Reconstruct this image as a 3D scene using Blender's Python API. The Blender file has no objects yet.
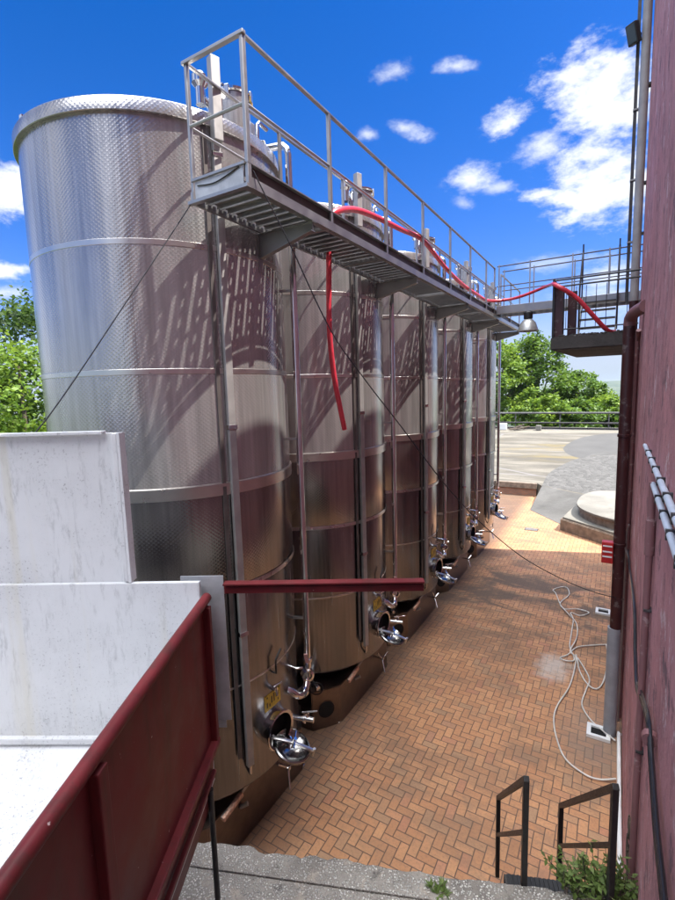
import bpy, bmesh, math, random
from mathutils import Vector, Matrix, Euler
R = math.radians
rnd = random.Random(7)
sc = bpy.context.scene
COL = sc.collection

# ------------------------------------------------------------------ helpers
class MB:
    """collects shapes and links them as one mesh object"""
    def __init__(s): s.bm = bmesh.new(); s.uvl = None
    def uv(s):
        if s.uvl is None: s.uvl = s.bm.loops.layers.uv.new('UVMap')
        return s.uvl
    def box(s, c, d, rot=None, bev=0.0):
        M = Matrix.Translation(Vector(c)) @ (rot.to_4x4() if rot else Matrix()) @ Matrix.Diagonal((d[0], d[1], d[2], 1))
        g = bmesh.ops.create_cube(s.bm, size=1.0, matrix=M)
        if bev > 0:
            vs = set(g['verts']); es = [e for e in s.bm.edges if e.verts[0] in vs and e.verts[1] in vs]
            bmesh.ops.bevel(s.bm, geom=es, offset=bev, segments=2, affect='EDGES', profile=0.5)
        return s
    def bar(s, p0, p1, w, h, up=(0, 0, 1), bev=0.0):
        p0, p1 = Vector(p0), Vector(p1); y = (p1 - p0); L = y.length; y.normalize(); u = Vector(up)
        if abs(y.dot(u)) > .98: u = Vector((1, 0, 0))
        x = y.cross(u).normalized(); z = x.cross(y)
        return s.box((p0 + p1) / 2, (w, L, h), Matrix((x, y, z)).transposed(), bev)
    def tube(s, pts, r, n=10, cap=True, closed=False):
        pts = [Vector(p) for p in pts]; N = len(pts); rs = r if isinstance(r, (list, tuple)) else [r] * N
        rings = []; prev = None
        for i, p in enumerate(pts):
            a = pts[i - 1] if (i > 0 or closed) else p; b = pts[(i + 1) % N] if (i < N - 1 or closed) else p
            t = (b - a).normalized()
            if prev is None:
                u = Vector((0, 0, 1)) if abs(t.z) < .9 else Vector((1, 0, 0)); x = t.cross(u).normalized()
            else:
                x = (prev - t * prev.dot(t)).normalized()
            prev = x; y = t.cross(x)
            rings.append([s.bm.verts.new(p + (x * math.cos(2 * math.pi * k / n) + y * math.sin(2 * math.pi * k / n)) * rs[i]) for k in range(n)])
        M = N if closed else N - 1
        for i in range(M):
            A, B = rings[i], rings[(i + 1) % N]
            for k in range(n):
                f = s.bm.faces.new((A[k], A[(k + 1) % n], B[(k + 1) % n], B[k])); f.smooth = True
        if cap and not closed:
            s.bm.faces.new(rings[0][::-1]); s.bm.faces.new(rings[-1])
        return s
    def lathe(s, prof, M=None, n=48, a0=0.0, a1=2 * math.pi, uvs=False, smooth=True, vstep=None):
        """profile of (r, z) turned about z, placed by matrix M"""
        M = M or Matrix(); full = abs(a1 - a0 - 2 * math.pi) < 1e-6; cols = n if full else n + 1
        if vstep:
            q = [prof[0]]
            for a, b in zip(prof, prof[1:]):
                k = max(1, int(math.hypot(b[0] - a[0], b[1] - a[1]) / vstep))
                q += [(a[0] + (b[0] - a[0]) * j / k, a[1] + (b[1] - a[1]) * j / k) for j in range(1, k + 1)]
            prof = q
        rows = [[s.bm.verts.new(M @ Vector((r * math.cos(a0 + (a1 - a0) * k / n), r * math.sin(a0 + (a1 - a0) * k / n), z))) for k in range(cols)] for r, z in prof]
        if uvs: ul = s.uv()
        for i in range(len(prof) - 1):
            for k in range(n):
                k2 = (k + 1) % cols
                try: f = s.bm.faces.new((rows[i][k], rows[i][k2], rows[i + 1][k2], rows[i + 1][k]))
                except ValueError: continue
                f.smooth = smooth
                if uvs:
                    w = 1.5 * (a1 - a0) / n
                    for l, (uu, zz) in zip(f.loops, ((k * w, prof[i][1]), ((k + 1) * w, prof[i][1]), ((k + 1) * w, prof[i + 1][1]), (k * w, prof[i + 1][1]))):
                        l[ul].uv = (uu, zz)
        return s
    def cyl(s, p0, p1, r, n=16, r2=None):
        return s.tube([p0, p1], [r, r if r2 is None else r2], n)
    def prism(s, poly, z0, z1, bev=0.0):
        a = [s.bm.verts.new((x, y, z0)) for x, y in poly]; b = [s.bm.verts.new((x, y, z1)) for x, y in poly]; n = len(poly)
        fs = [s.bm.faces.new(a[::-1]), s.bm.faces.new(b)]
        for i in range(n): fs.append(s.bm.faces.new((a[i], a[(i + 1) % n], b[(i + 1) % n], b[i])))
        if bev > 0:
            es = list({e for f in fs for e in f.edges}); bmesh.ops.bevel(s.bm, geom=es, offset=bev, segments=2, affect='EDGES')
        return s
    def face(s, pts, smooth=False):
        f = s.bm.faces.new([s.bm.verts.new(p) for p in pts]); f.smooth = smooth; return f
    def build(s, name, mat, parent=None, recalc=True):
        if recalc: bmesh.ops.recalc_face_normals(s.bm, faces=s.bm.faces[:])
        me = bpy.data.meshes.new(name); s.bm.to_mesh(me); s.bm.free()
        if any(p.use_smooth for p in me.polygons) and len(me.polygons) < 60000: me.set_sharp_from_angle(angle=R(38))
        o = bpy.data.objects.new(name, me); COL.objects.link(o)
        for m in (mat if isinstance(mat, (list, tuple)) else [mat]): me.materials.append(m)
        if parent is not None:
            o.parent = parent
            L = root_of(parent).get('_w')
            if L: me.transform(Matrix.Translation(-Vector(L)))
        return o
def root_of(o):
    while o.parent: o = o.parent
    return o
def tag(o, label, cat, group=None):
    o['label'] = label; o['category'] = cat
    if group: o['group'] = group
    return o
def structure(o): o['kind'] = 'structure'; return o
def thing(name, label, cat, loc=(0, 0, 0), group=None, rotz=0, world=True):
    """an Empty at the thing's base; with world=True its parts are written in world coordinates"""
    o = bpy.data.objects.new(name, None); COL.objects.link(o); o.location = loc; o.rotation_euler = (0, 0, rotz)
    o.empty_display_size = .2
    if world: o['_w'] = tuple(loc)
    return tag(o, label, cat, group)
def copy_tree(o, parent=None):
    c = o.copy(); COL.objects.link(c); c.parent = parent
    for ch in list(o.children): copy_tree(ch, c)
    return c
def spline(pts, k=6):
    P = [Vector(p) for p in pts]; out = []
    for i in range(len(P) - 1):
        a, b, c, d = P[max(i - 1, 0)], P[i], P[i + 1], P[min(i + 2, len(P) - 1)]
        for j in range(k):
            t = j / k
            out.append(.5 * ((2 * b) + (c - a) * t + (2 * a - 5 * b + 4 * c - d) * t * t + (3 * b - a - 3 * c + d) * t ** 3))
    out.append(P[-1]); return out

# ------------------------------------------------------------------ materials
class NT:
    def __init__(s, name):
        s.m = bpy.data.materials.new(name); s.m.use_nodes = True; s.t = s.m.node_tree; s.t.nodes.clear()
        s.out = s.n('ShaderNodeOutputMaterial'); s.b = s.n('ShaderNodeBsdfPrincipled'); s.l(s.b.outputs[0], s.out.inputs[0])
    def n(s, typ, **kw):
        x = s.t.nodes.new(typ)
        for k, v in kw.items(): setattr(x, k, v)
        return x
    def l(s, a, b): s.t.links.new(a, b)
    def val(s, sock, v):
        if hasattr(v, 'is_output') or isinstance(v, bpy.types.NodeSocket): s.l(v, sock)
        else: sock.default_value = v
    def math(s, op, a, b=None, c=None, clamp=False):
        x = s.n('ShaderNodeMath', operation=op, use_clamp=clamp); s.val(x.inputs[0], a)
        if b is not None: s.val(x.inputs[1], b)
        if c is not None: s.val(x.inputs[2], c)
        return x.outputs[0]
    def mix(s, f, a, b, mode='MIX'):
        x = s.n('ShaderNodeMix', data_type='RGBA', blend_type=mode); s.val(x.inputs[0], f)
        for sock, v in ((x.inputs[6], a), (x.inputs[7], b)):
            s.val(sock, (v[0], v[1], v[2], 1) if isinstance(v, tuple) else v)
        return x.outputs[2]
    def pos(s, scale=(1, 1, 1), kind='Object'):
        tc = s.n('ShaderNodeTexCoord'); mp = s.n('ShaderNodeMapping'); mp.inputs['Scale'].default_value = scale
        s.l(tc.outputs[kind], mp.inputs[0]); return mp.outputs[0]
    def world(s, scale=(1, 1, 1)):
        g = s.n('ShaderNodeNewGeometry'); mp = s.n('ShaderNodeMapping'); mp.inputs['Scale'].default_value = scale
        s.l(g.outputs['Position'], mp.inputs[0]); return mp.outputs[0]
    def noise(s, vec, scale, detail=4, rough=.55, dist=0):
        x = s.n('ShaderNodeTexNoise'); s.l(vec, x.inputs['Vector']); x.inputs['Scale'].default_value = scale
        x.inputs['Detail'].default_value = detail; x.inputs['Roughness'].default_value = rough; x.inputs['Distortion'].default_value = dist
        return x.outputs['Fac']
    def ramp(s, f, a, b, lo=0.0, hi=1.0):
        x = s.n('ShaderNodeMapRange', interpolation_type='SMOOTHSTEP'); s.val(x.inputs['Value'], f)
        x.inputs['From Min'].default_value = a; x.inputs['From Max'].default_value = b
        x.inputs['To Min'].default_value = lo; x.inputs['To Max'].default_value = hi
        return x.outputs[0]
    def bump(s, h, strength=.3, dist=.01):
        x = s.n('ShaderNodeBump'); x.inputs['Strength'].default_value = strength; x.inputs['Distance'].default_value = dist
        s.l(h, x.inputs['Height']); s.l(x.outputs[0], s.b.inputs['Normal']); return x
    def set(s, **kw):
        for k, v in kw.items():
            sock = s.b.inputs[k.replace('_', ' ')]
            s.val(sock, (v[0], v[1], v[2], 1) if isinstance(v, tuple) and len(v) == 3 and k in ('Base_Color', 'Emission_Color') else v)
        return s
M = {}
def simple(name, col, rough=.5, metal=0.0, vary=.15, scale=8, bump=0.0):
    t = NT(name); p = t.world(); f = t.noise(p, scale, 5)
    t.set(Base_Color=t.mix(t.ramp(f, .3, .7), tuple(c * (1 - vary) for c in col), tuple(min(1, c * (1 + vary)) for c in col)),
          Roughness=t.ramp(t.noise(p, scale * 2.3, 3), .2, .8, max(.03, rough - .08), rough + .08), Metallic=metal)
    if bump: t.bump(t.noise(p, scale * 6, 6, .7), bump, .004)
    M[name] = t.m; return t.m

# stainless steel: dimpled jacket / brushed sheet / polished fittings
def steel(name, base, rough, dimple=False, streak=.12, aniso=0.0, metal=1.0):
    t = NT(name); tc = t.n('ShaderNodeTexCoord')
    mp = t.n('ShaderNodeMapping'); t.l(tc.outputs['UV' if dimple or aniso else 'Object'], mp.inputs[0])
    mp.inputs['Scale'].default_value = (14, .5, 1) if dimple or aniso else (5, 5, 5)
    st = t.noise(mp.outputs[0], 1.0, 5, .6)
    gr = t.noise(t.world(), 2.2, 5, .6)
    c = t.mix(t.ramp(st, .25, .75), tuple(x * (1 - streak) for x in base), tuple(min(1, x * (1 + streak * .6)) for x in base))
    c = t.mix(t.ramp(gr, .45, .8, 0, .35), c, tuple(x * .72 for x in base))
    t.set(Base_Color=c, Metallic=metal, Roughness=t.ramp(st, .2, .8, rough - .05, rough + .07))
    if aniso:
        t.set(Anisotropic=aniso, Anisotropic_Rotation=.25)
        tg = t.n('ShaderNodeTangent', direction_type='RADIAL', axis='Z'); t.l(tg.outputs[0], t.b.inputs['Tangent'])
    if dimple:
        sp = t.n('ShaderNodeSeparateXYZ'); t.l(tc.outputs['UV'], sp.inputs[0])
        k = 2 * math.pi / .050
        a = t.math('COSINE', t.math('MULTIPLY', sp.outputs[0], k)); b = t.math('COSINE', t.math('MULTIPLY', sp.outputs[1], k * 1.18))
        h = t.math('POWER', t.math('ADD', t.math('MULTIPLY', t.math('MULTIPLY', a, b), .5), .5), 2.4)
        w = t.math('MULTIPLY', t.noise(t.world(), 1.1, 3), .9)
        t.bump(t.math('ADD', h, w), .5, .0022)
    else:
        t.bump(st, .06, .004)
    M[name] = t.m
steel('steel_jacket', (.41, .395, .385), .20, dimple=True, streak=.22, aniso=.45, metal=.70)
steel('steel_jacket_shaded', (.31, .295, .285), .19, dimple=True, streak=.25, aniso=.45, metal=.96)  # darker copy of the jacket steel, dim reflection painted into its colour
steel('steel_sheet', (.235, .235, .24), .22, streak=.3, aniso=.7)
steel('steel_band', (.58, .555, .52), .30, streak=.05)
steel('steel_fitting', (.66, .65, .64), .10, streak=.05)
steel('steel_lid', (.26, .255, .25), .16, streak=.1)
steel('steel_plinth', (.20, .16, .14), .34, streak=.2)
steel('steel_rail', (.36, .355, .35), .42, streak=.08)
steel('steel_walk', (.34, .33, .325), .45, streak=.1)
steel('galvanised', (.46, .475, .49), .5, streak=.25, metal=.35)
simple('black_iron', (.012, .011, .011), .45, 0, .3, 20, .2)
simple('dark_steel', (.05, .045, .045), .5, .3, .3, 12)
simple('rubber', (.015, .015, .016), .6, 0, .2, 30)
simple('red_hose', (.52, .035, .055), .33, 0, .12, 14)
simple('white_hose', (.62, .60, .55), .45, 0, .1, 10)
simple('cable_black', (.012, .012, .015), .35, 0, .2, 40)
simple('pvc_grey', (.25, .265, .29), .4, 0, .1, 6)
simple('pipe_grey', (.30, .285, .275), .5, 0, .15, 4)
simple('fence_grey', (.09, .088, .085), .6, 0, .3, 2)
simple('steel_satin', (.36, .345, .335), .5, .65, .1, 5)
simple('strip_shadow', (.10, .085, .08), .5, .4, .2, 4)
simple('toe_board', (.075, .06, .058), .5, .5, .2, 4)
simple('conduit_white', (.40, .44, .51), .45, 0, .08, 6)
simple('white_plastic', (.72, .72, .70), .4, 0, .05, 6)
simple('sticker_yellow', (.50, .33, .03), .45, 0, .15, 30)
simple('sticker_ink', (.02, .012, .008), .5, 0, .1, 30)
simple('box_red', (.42, .02, .02), .35, 0, .15, 30)
simple('glass_dark', (.05, .07, .10), .06, 0, .1, 3)
simple('handle_orange', (.58, .34, .24), .4, 0, .3, 40)
simple('tag_pink', (.55, .30, .28), .6, 0, .3, 50)
simple('black_hole', (.004, .004, .004), .9, 0, .1, 3)
simple('lamp_metal', (.42, .42, .40), .4, .6, .1, 10)
simple('stone_block', (.20, .155, .115), .85, 0, .3, 5, .5)

# dark red/brown pipe with flaking paint
t = NT('pipe_brown'); p = t.world(); f = t.noise(p, 7, 6, .65)
t.set(Base_Color=t.mix(t.ramp(f, .56, .64), t.mix(t.noise(p, 3), (.028, .007, .007), (.055, .014, .014)), (.11, .085, .08)), Roughness=t.ramp(f, .3, .7, .3, .55))
t.bump(f, .2, .004); M['pipe_brown'] = t.m
t = NT('pipe_pink'); p = t.world(); f = t.noise(p, 9, 6, .65)
t.set(Base_Color=t.mix(t.ramp(f, .58, .66), t.mix(t.noise(p, 3), (.17, .075, .078), (.24, .11, .11)), (.33, .22, .21)), Roughness=.55)
t.bump(f, .2, .004); M['pipe_pink'] = t.m

# pink rendered wall, streaked and scuffed
t = NT('pink_render'); p = t.world(); ps = t.world((2.4, .9, .8)); pm = t.world((1, .7, .5))
f1 = t.noise(t.world((.55, .55, .45)), 1.6, 9, .72, .6); f2 = t.noise(p, .5, 6, .65); f4 = t.noise(pm, 2.4, 11, .8, .5); f5 = t.noise(pm, 6.5, 8, .75, .3)
c = t.mix(t.ramp(f1, .32, .68), (.38, .155, .168), (.51, .235, .25))
c = t.mix(t.ramp(f2, .4, .65, 0, .55), c, (.52, .205, .205))
c = t.mix(t.ramp(f4, .48, .62, 0, .65), c, (.22, .10, .112))
c = t.mix(t.ramp(f5, .55, .70, 0, .6), c, (.19, .088, .10))
c = t.mix(t.ramp(f5, .42, .32, 0, .5), c, (.58, .36, .38))
sc1 = t.noise(ps, 2.6, 11, .8, .2); sc2 = t.noise(ps, 4.3, 10, .78)
c = t.mix(t.ramp(sc1, .565, .61, 0, .55), c, (.70, .58, .58))
c = t.mix(t.ramp(sc2, .555, .60, 0, .8), c, (.12, .065, .078))
t.set(Base_Color=c, Roughness=.8); t.bump(t.math('ADD', t.noise(p, 22, 9, .75), t.math('ADD', t.math('MULTIPLY', f5, 1.0), sc1)), .8, .022); M['pink_render'] = t.m

# dark red gloss paint on steel
t = NT('red_paint'); p = t.pos(); f = t.noise(p, 2.2, 6, .6); f2 = t.noise(p, 34, 3, .5); fs = t.noise(t.pos((9, 9, 1.2)), 1.2, 5)
c = t.mix(t.ramp(f, .3, .75), (.10, .013, .015), (.155, .02, .023)); c = t.mix(t.ramp(fs, .5, .75, 0, .5), c, (.06, .015, .014))
f6 = t.noise(t.pos((26, 7, 26)), 1.0, 6, .7)
c = t.mix(t.ramp(f2, .75, .77), c, (.48, .38, .36)); c = t.mix(t.ramp(f6, .70, .74, 0, .6), c, (.26, .14, .13)); c = t.mix(t.ramp(t.noise(t.pos((5, 5, .7)), 1.4, 8, .7), .50, .68, 0, .6), c, (.06, .022, .018))
t.set(Base_Color=c, Roughness=t.ramp(f, .3, .7, .38, .6)); t.b.inputs['Specular IOR Level'].default_value = .22; t.bump(t.noise(p, 9, 4), .12, .01); M['red_paint'] = t.m

# white painted sheet with drips, pits and rust-yellow runs
t = NT('white_paint'); p = t.pos(); pv = t.pos((9, 9, 1.3)); pd = t.pos((22, 22, 6))
f = t.noise(pv, 1.3, 9, .72, .4); pit = t.noise(p, 60, 4, .6); big = t.noise(p, 1.3, 6, .65); fine = t.noise(pd, 1.6, 6, .7)
c = t.mix(t.ramp(big, .35, .7), (.575, .58, .585), (.50, .505, .51))
c = t.mix(t.math('MULTIPLY', t.ramp(f, .50, .66, 0, .55), t.ramp(fine, .42, .60)), c, (.26, .265, .27))
c = t.mix(t.math('MULTIPLY', t.ramp(pit, .58, .66), t.ramp(big, .42, .6)), c, (.28, .28, .285))
yel = t.noise(t.pos((3.4, 3.4, .12)), 1.25, 3, .5)
c = t.mix(t.math('MULTIPLY', t.ramp(yel, .60, .70, 0, .32), t.ramp(f, .3, .5)), c, (.52, .47, .31))
t.set(Base_Color=c, Roughness=.5); t.bump(t.math('ADD', t.math('MULTIPLY', f, .5), t.math('ADD', t.math('MULTIPLY', pit, .3), t.math('MULTIPLY', fine, .4))), .3, .008); M['white_paint'] = t.m

# concrete family
def concrete(name, a, b, speck=None, sc_=1.0, bump=.4):
    t = NT(name); p = t.world(); f = t.noise(p, .9 * sc_, 7, .65, .3); g = t.noise(p, 24 * sc_, 5, .7)
    c = t.mix(t.ramp(f, .3, .7), a, b); c = t.mix(t.ramp(g, .5, .75, 0, .35), c, tuple(x * .55 for x in a))
    h = t.math('ADD', g, t.math('MULTIPLY', f, .5))
    if speck:
        v = t.n('ShaderNodeTexVoronoi'); v.inputs['Scale'].default_value = 58; t.l(p, v.inputs['Vector'])
        m = t.math('MULTIPLY', t.ramp(v.outputs['Distance'], .50, .34), t.ramp(t.noise(p, 9, 4, .7), .38, .48))
        wn = t.n('ShaderNodeTexWhiteNoise'); t.l(v.outputs['Position'], wn.inputs['Vector'])
        c = t.mix(m, c, t.mix(wn.outputs['Value'], tuple(x * .55 for x in speck), speck)); h = t.math('ADD', h, t.math('MULTIPLY', m, .8))
    if speck: c = t.mix(t.ramp(t.noise(p, 3.3, 6, .7, .4), .56, .68, 0, .7), c, (.50, .42, .33)); c = t.mix(t.ramp(t.noise(p, 5.1, 8, .75), .58, .68, 0, .8), c, (.07, .062, .054))
    moss = t.noise(p, 1.7, 6, .7); c = t.mix(t.ramp(moss, .60, .72, 0, .45), c, (.10, .10, .07))
    t.set(Base_Color=c, Roughness=.9); t.bump(h, bump, .015); M[name] = t.m
concrete('concrete_pebble', (.20, .178, .15), (.38, .345, .29), (.78, .74, .66), 1.6, 1.0)
concrete('concrete_slab', (.028, .026, .024), (.075, .068, .062), None, 1.4, .6)
concrete('concrete_pale', (.34, .32, .285), (.47, .44, .395), None, .5, .3)
concrete('concrete_grey', (.07, .067, .06), (.125, .12, .11), None, .7, .4)
concrete('concrete_white', (.15, .142, .12), (.23, .218, .185), None, .8, .3)
t = NT('terrace_shadow'); p = t.world(); f = t.noise(p, .7, 6, .6)
t.set(Base_Color=t.mix(f, (.055, .053, .048), (.10, .096, .088)), Roughness=.85); t.bump(t.noise(p, 20, 4), .3, .01); M['terrace_shadow'] = t.m  # grey of the shadow painted on the far terrace
t = NT('terrace_concrete'); p = t.world(); ps = t.world((.18, 1, 1)); f = t.noise(ps, .8, 7, .65, .4); g = t.noise(p, 9, 5)
c = t.mix(t.ramp(f, .38, .62), (.085, .076, .059), (.185, .167, .132)); c = t.mix(t.ramp(g, .5, .8, 0, .4), c, (.055, .05, .04))
dry = t.noise(t.world((.25, 1, 1)), .55, 5, .7); sy_ = t.n('ShaderNodeSeparateXYZ'); t.l(p, sy_.inputs[0])
dm = t.math('MULTIPLY', t.ramp(dry, .5, .62), t.math('MULTIPLY', t.ramp(sy_.outputs[1], 30.5, 33), t.ramp(sy_.outputs[1], 42, 37)))
c = t.mix(t.math('MULTIPLY', dm, .8), c, t.mix(t.noise(p, 14, 4), (.14, .105, .04), (.19, .155, .075)))
crk = t.n('ShaderNodeTexVoronoi', feature='DISTANCE_TO_EDGE'); crk.inputs['Scale'].default_value = .17; t.l(t.world((.6, 1, 1)), crk.inputs['Vector'])
c = t.mix(t.ramp(crk.outputs['Distance'], .012, .004), c, (.16, .15, .14))
t.set(Base_Color=c, Roughness=.9); t.bump(t.math('ADD', f, g), .3, .02); M['terrace_concrete'] = t.m
t = NT('cobbles'); p = t.world(); v = t.n('ShaderNodeTexVoronoi', feature='DISTANCE_TO_EDGE'); v.inputs['Scale'].default_value = 4.6; t.l(t.world((1, .8, .3)), v.inputs['Vector'])
v2 = t.n('ShaderNodeTexVoronoi'); v2.inputs['Scale'].default_value = 4.6; t.l(t.world((1, .8, .3)), v2.inputs['Vector'])
wn = t.n('ShaderNodeTexWhiteNoise'); t.l(v2.outputs['Position'], wn.inputs['Vector'])
t.set(Base_Color=t.mix(t.ramp(v.outputs['Distance'], .02, .07), (.10, .095, .085), t.mix(wn.outputs['Value'], (.065, .062, .055), (.115, .11, .10))), Roughness=.85)
t.bump(t.ramp(v.outputs['Distance'], .0, .12), .8, .02); M['cobbles'] = t.m

# herringbone brick paving, two to one bricks on a 0.12 m grid
t = NT('brick_paving'); p = t.world()
wob = t.n('ShaderNodeTexNoise'); t.l(p, wob.inputs['Vector']); wob.inputs['Scale'].default_value = 3.0
sub = t.n('ShaderNodeVectorMath', operation='SUBTRACT'); t.l(wob.outputs['Color'], sub.inputs[0]); sub.inputs[1].default_value = (.5, .5, .5)
sca = t.n('ShaderNodeVectorMath', operation='SCALE'); t.l(sub.outputs[0], sca.inputs[0]); sca.inputs['Scale'].default_value = .012
add = t.n('ShaderNodeVectorMath', operation='ADD'); t.l(p, add.inputs[0]); t.l(sca.outputs[0], add.inputs[1])
sx_ = t.n('ShaderNodeSeparateXYZ'); t.l(add.outputs[0], sx_.inputs[0])
gx = t.math('MULTIPLY', sx_.outputs[0], 1 / .12); gy = t.math('MULTIPLY', sx_.outputs[1], 1 / .12)
ix = t.math('FLOOR', gx); iy = t.math('FLOOR', gy); fx = t.math('FRACT', gx); fy = t.math('FRACT', gy)
k = t.math('FLOORED_MODULO', t.math('SUBTRACT', ix, iy), 4.0)
eq = lambda v_: t.math('COMPARE', k, float(v_), .25)
k0, k1, k2, k3 = eq(0), eq(1), eq(2), eq(3)
dl = t.math('ADD', fx, t.math('MULTIPLY', k1, 10)); dr = t.math('ADD', t.math('SUBTRACT', 1, fx), t.math('MULTIPLY', k0, 10))
db = t.math('ADD', fy, t.math('MULTIPLY', k2, 10)); dt = t.math('ADD', t.math('SUBTRACT', 1, fy), t.math('MULTIPLY', k3, 10))
ed = t.math('MINIMUM', t.math('MINIMUM', dl, dr), t.math('MINIMUM', db, dt))
cid = t.n('ShaderNodeCombineXYZ'); t.l(t.math('SUBTRACT', ix, k1), cid.inputs[0]); t.l(t.math('SUBTRACT', iy, k2), cid.inputs[1])
wn = t.n('ShaderNodeTexWhiteNoise', noise_dimensions='2D'); t.l(cid.outputs[0], wn.inputs['Vector'])
sepc = t.n('ShaderNodeSeparateColor'); t.l(wn.outputs['Color'], sepc.inputs[0])
brick = t.mix(sepc.outputs[0], (.46, .215, .095), (.57, .29, .132))
brick = t.mix(t.ramp(sepc.outputs[1], .80, .98, 0, .7), brick, (.38, .24, .135))
brick = t.mix(t.ramp(sepc.outputs[2], .90, .99, 0, .6), brick, (.46, .20, .115))
brick = t.mix(t.ramp(t.noise(p, 2.3, 7, .7, .5), .5, .7, 0, .55), brick, (.28, .175, .105))
brick = t.mix(t.ramp(t.noise(p, 30, 6, .75), .42, .72, 0, .6), brick, (.22, .125, .08))
joint = t.ramp(t.math('ADD', ed, t.math('MULTIPLY', t.math('SUBTRACT', t.noise(p, 60, 3), .5), .05)), .03, .075)
c = t.mix(joint, (.13, .078, .052), brick)
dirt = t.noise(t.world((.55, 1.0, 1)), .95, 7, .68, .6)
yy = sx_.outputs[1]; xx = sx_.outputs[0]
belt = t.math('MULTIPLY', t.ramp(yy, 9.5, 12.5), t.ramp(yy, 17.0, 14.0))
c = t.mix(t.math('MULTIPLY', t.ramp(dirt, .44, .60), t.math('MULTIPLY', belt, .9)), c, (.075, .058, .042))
c = t.mix(t.math('MULTIPLY', t.ramp(dirt, .44, .64), .48), c, (.16, .105, .072))
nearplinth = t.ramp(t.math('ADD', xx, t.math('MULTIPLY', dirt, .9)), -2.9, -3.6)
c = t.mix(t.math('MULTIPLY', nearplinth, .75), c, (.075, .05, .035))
# lime bloom round the middle of the yard, darker patch by the wall
ln = t.n('ShaderNodeVectorMath', operation='DISTANCE'); t.l(t.world((1, .62, 0)), ln.inputs[0]); ln.inputs[1].default_value = (-.93, 9.9 * .62, 0)
c = t.mix(t.math('MULTIPLY', t.ramp(t.math('ADD', ln.outputs['Value'], t.math('MULTIPLY', t.noise(p, 5, 6, .7), .7)), .80, .40), .7), c, (.58, .52, .46))
l2 = t.n('ShaderNodeVectorMath', operation='DISTANCE'); t.l(t.world((1, .62, 0)), l2.inputs[0]); l2.inputs[1].default_value = (-.05, 8.1 * .62, 0)
c = t.mix(t.math('MULTIPLY', t.ramp(t.math('ADD', l2.outputs['Value'], t.math('MULTIPLY', t.noise(p, 4, 6, .7), .8)), 1.3, .5), .55), c, (.20, .155, .125))
t.set(Base_Color=c, Roughness=t.ramp(dirt, .3, .7, .62, .8))
t.bump(t.math('ADD', t.math('MULTIPLY', joint, 1.0), t.math('MULTIPLY', t.noise(p, 70, 4, .7), .35)), .45, .008); M['brick_paving'] = t.m
# small kerb bricks
t = NT('kerb_brick'); p = t.world(); b = t.n('ShaderNodeTexBrick'); mp = t.n('ShaderNodeMapping'); mp.inputs['Rotation'].default_value = (R(90), 0, 0); t.l(p, mp.inputs[0]); t.l(mp.outputs[0], b.inputs['Vector'])
b.inputs['Scale'].default_value = 1.0; b.inputs['Brick Width'].default_value = .25; b.inputs['Row Height'].default_value = .075; b.inputs['Mortar Size'].default_value = .008
b.inputs['Color1'].default_value = (.36, .16, .09, 1); b.inputs['Color2'].default_value = (.27, .125, .075, 1); b.inputs['Mortar'].default_value = (.2, .16, .13, 1)
t.set(Base_Color=t.mix(t.ramp(t.noise(p, 3, 6), .4, .7, 0, .6), b.outputs['Color'], (.16, .11, .08)), Roughness=.85); M['kerb_brick'] = t.m
# leaves and bark
def leaves(name, a, b, c_):
    t = NT(name); g = t.n('ShaderNodeNewGeometry'); rp = g.outputs['Random Per Island']
    col = t.mix(t.ramp(rp, .0, .75), a, b); col = t.mix(t.ramp(rp, .8, 1.0), col, c_)
    t.set(Base_Color=col, Roughness=.5); t.b.inputs['Specular IOR Level'].default_value = .35
    tr = t.n('ShaderNodeBsdfTranslucent'); t.l(t.mix(.5, col, c_), tr.inputs['Color'])
    mx = t.n('ShaderNodeMixShader'); mx.inputs[0].default_value = .42; t.l(t.b.outputs[0], mx.inputs[1]); t.l(tr.outputs[0], mx.inputs[2]); t.l(mx.outputs[0], t.out.inputs[0])
    M[name] = t.m
leaves('leaf_mid', (.040, .090, .010), (.10, .19, .022), (.19, .29, .035))
leaves('leaf_light', (.075, .15, .014), (.17, .28, .03), (.28, .38, .05))
leaves('leaf_dark', (.022, .055, .012), (.055, .11, .02), (.10, .16, .03))
leaves('leaf_weed', (.08, .13, .028), (.15, .22, .055), (.22, .28, .09))
simple('bark', (.10, .075, .055), .9, 0, .35, 10, .6)
t = NT('countryside'); p = t.world(); f = t.noise(p, .012, 8, .7); g = t.noise(p, .05, 5, .7)
c = t.mix(t.ramp(f, .40, .56), (.035, .06, .035), (.07, .09, .05)); c = t.mix(t.ramp(g, .5, .65, 0, .7), c, (.025, .045, .028))
t.set(Base_Color=c, Roughness=1.0); M['countryside'] = t.m

# ------------------------------------------------------------------ setting: ground
def sheet(name, pts, mat, z=None, thick=None):
    m = MB(); m.face([(x, y, z) for x, y in pts] if z is not None else pts); o = m.build(name, mat)
    if o.data.polygons[0].normal.z < 0: o.data.flip_normals()
    return structure(o)
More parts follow.
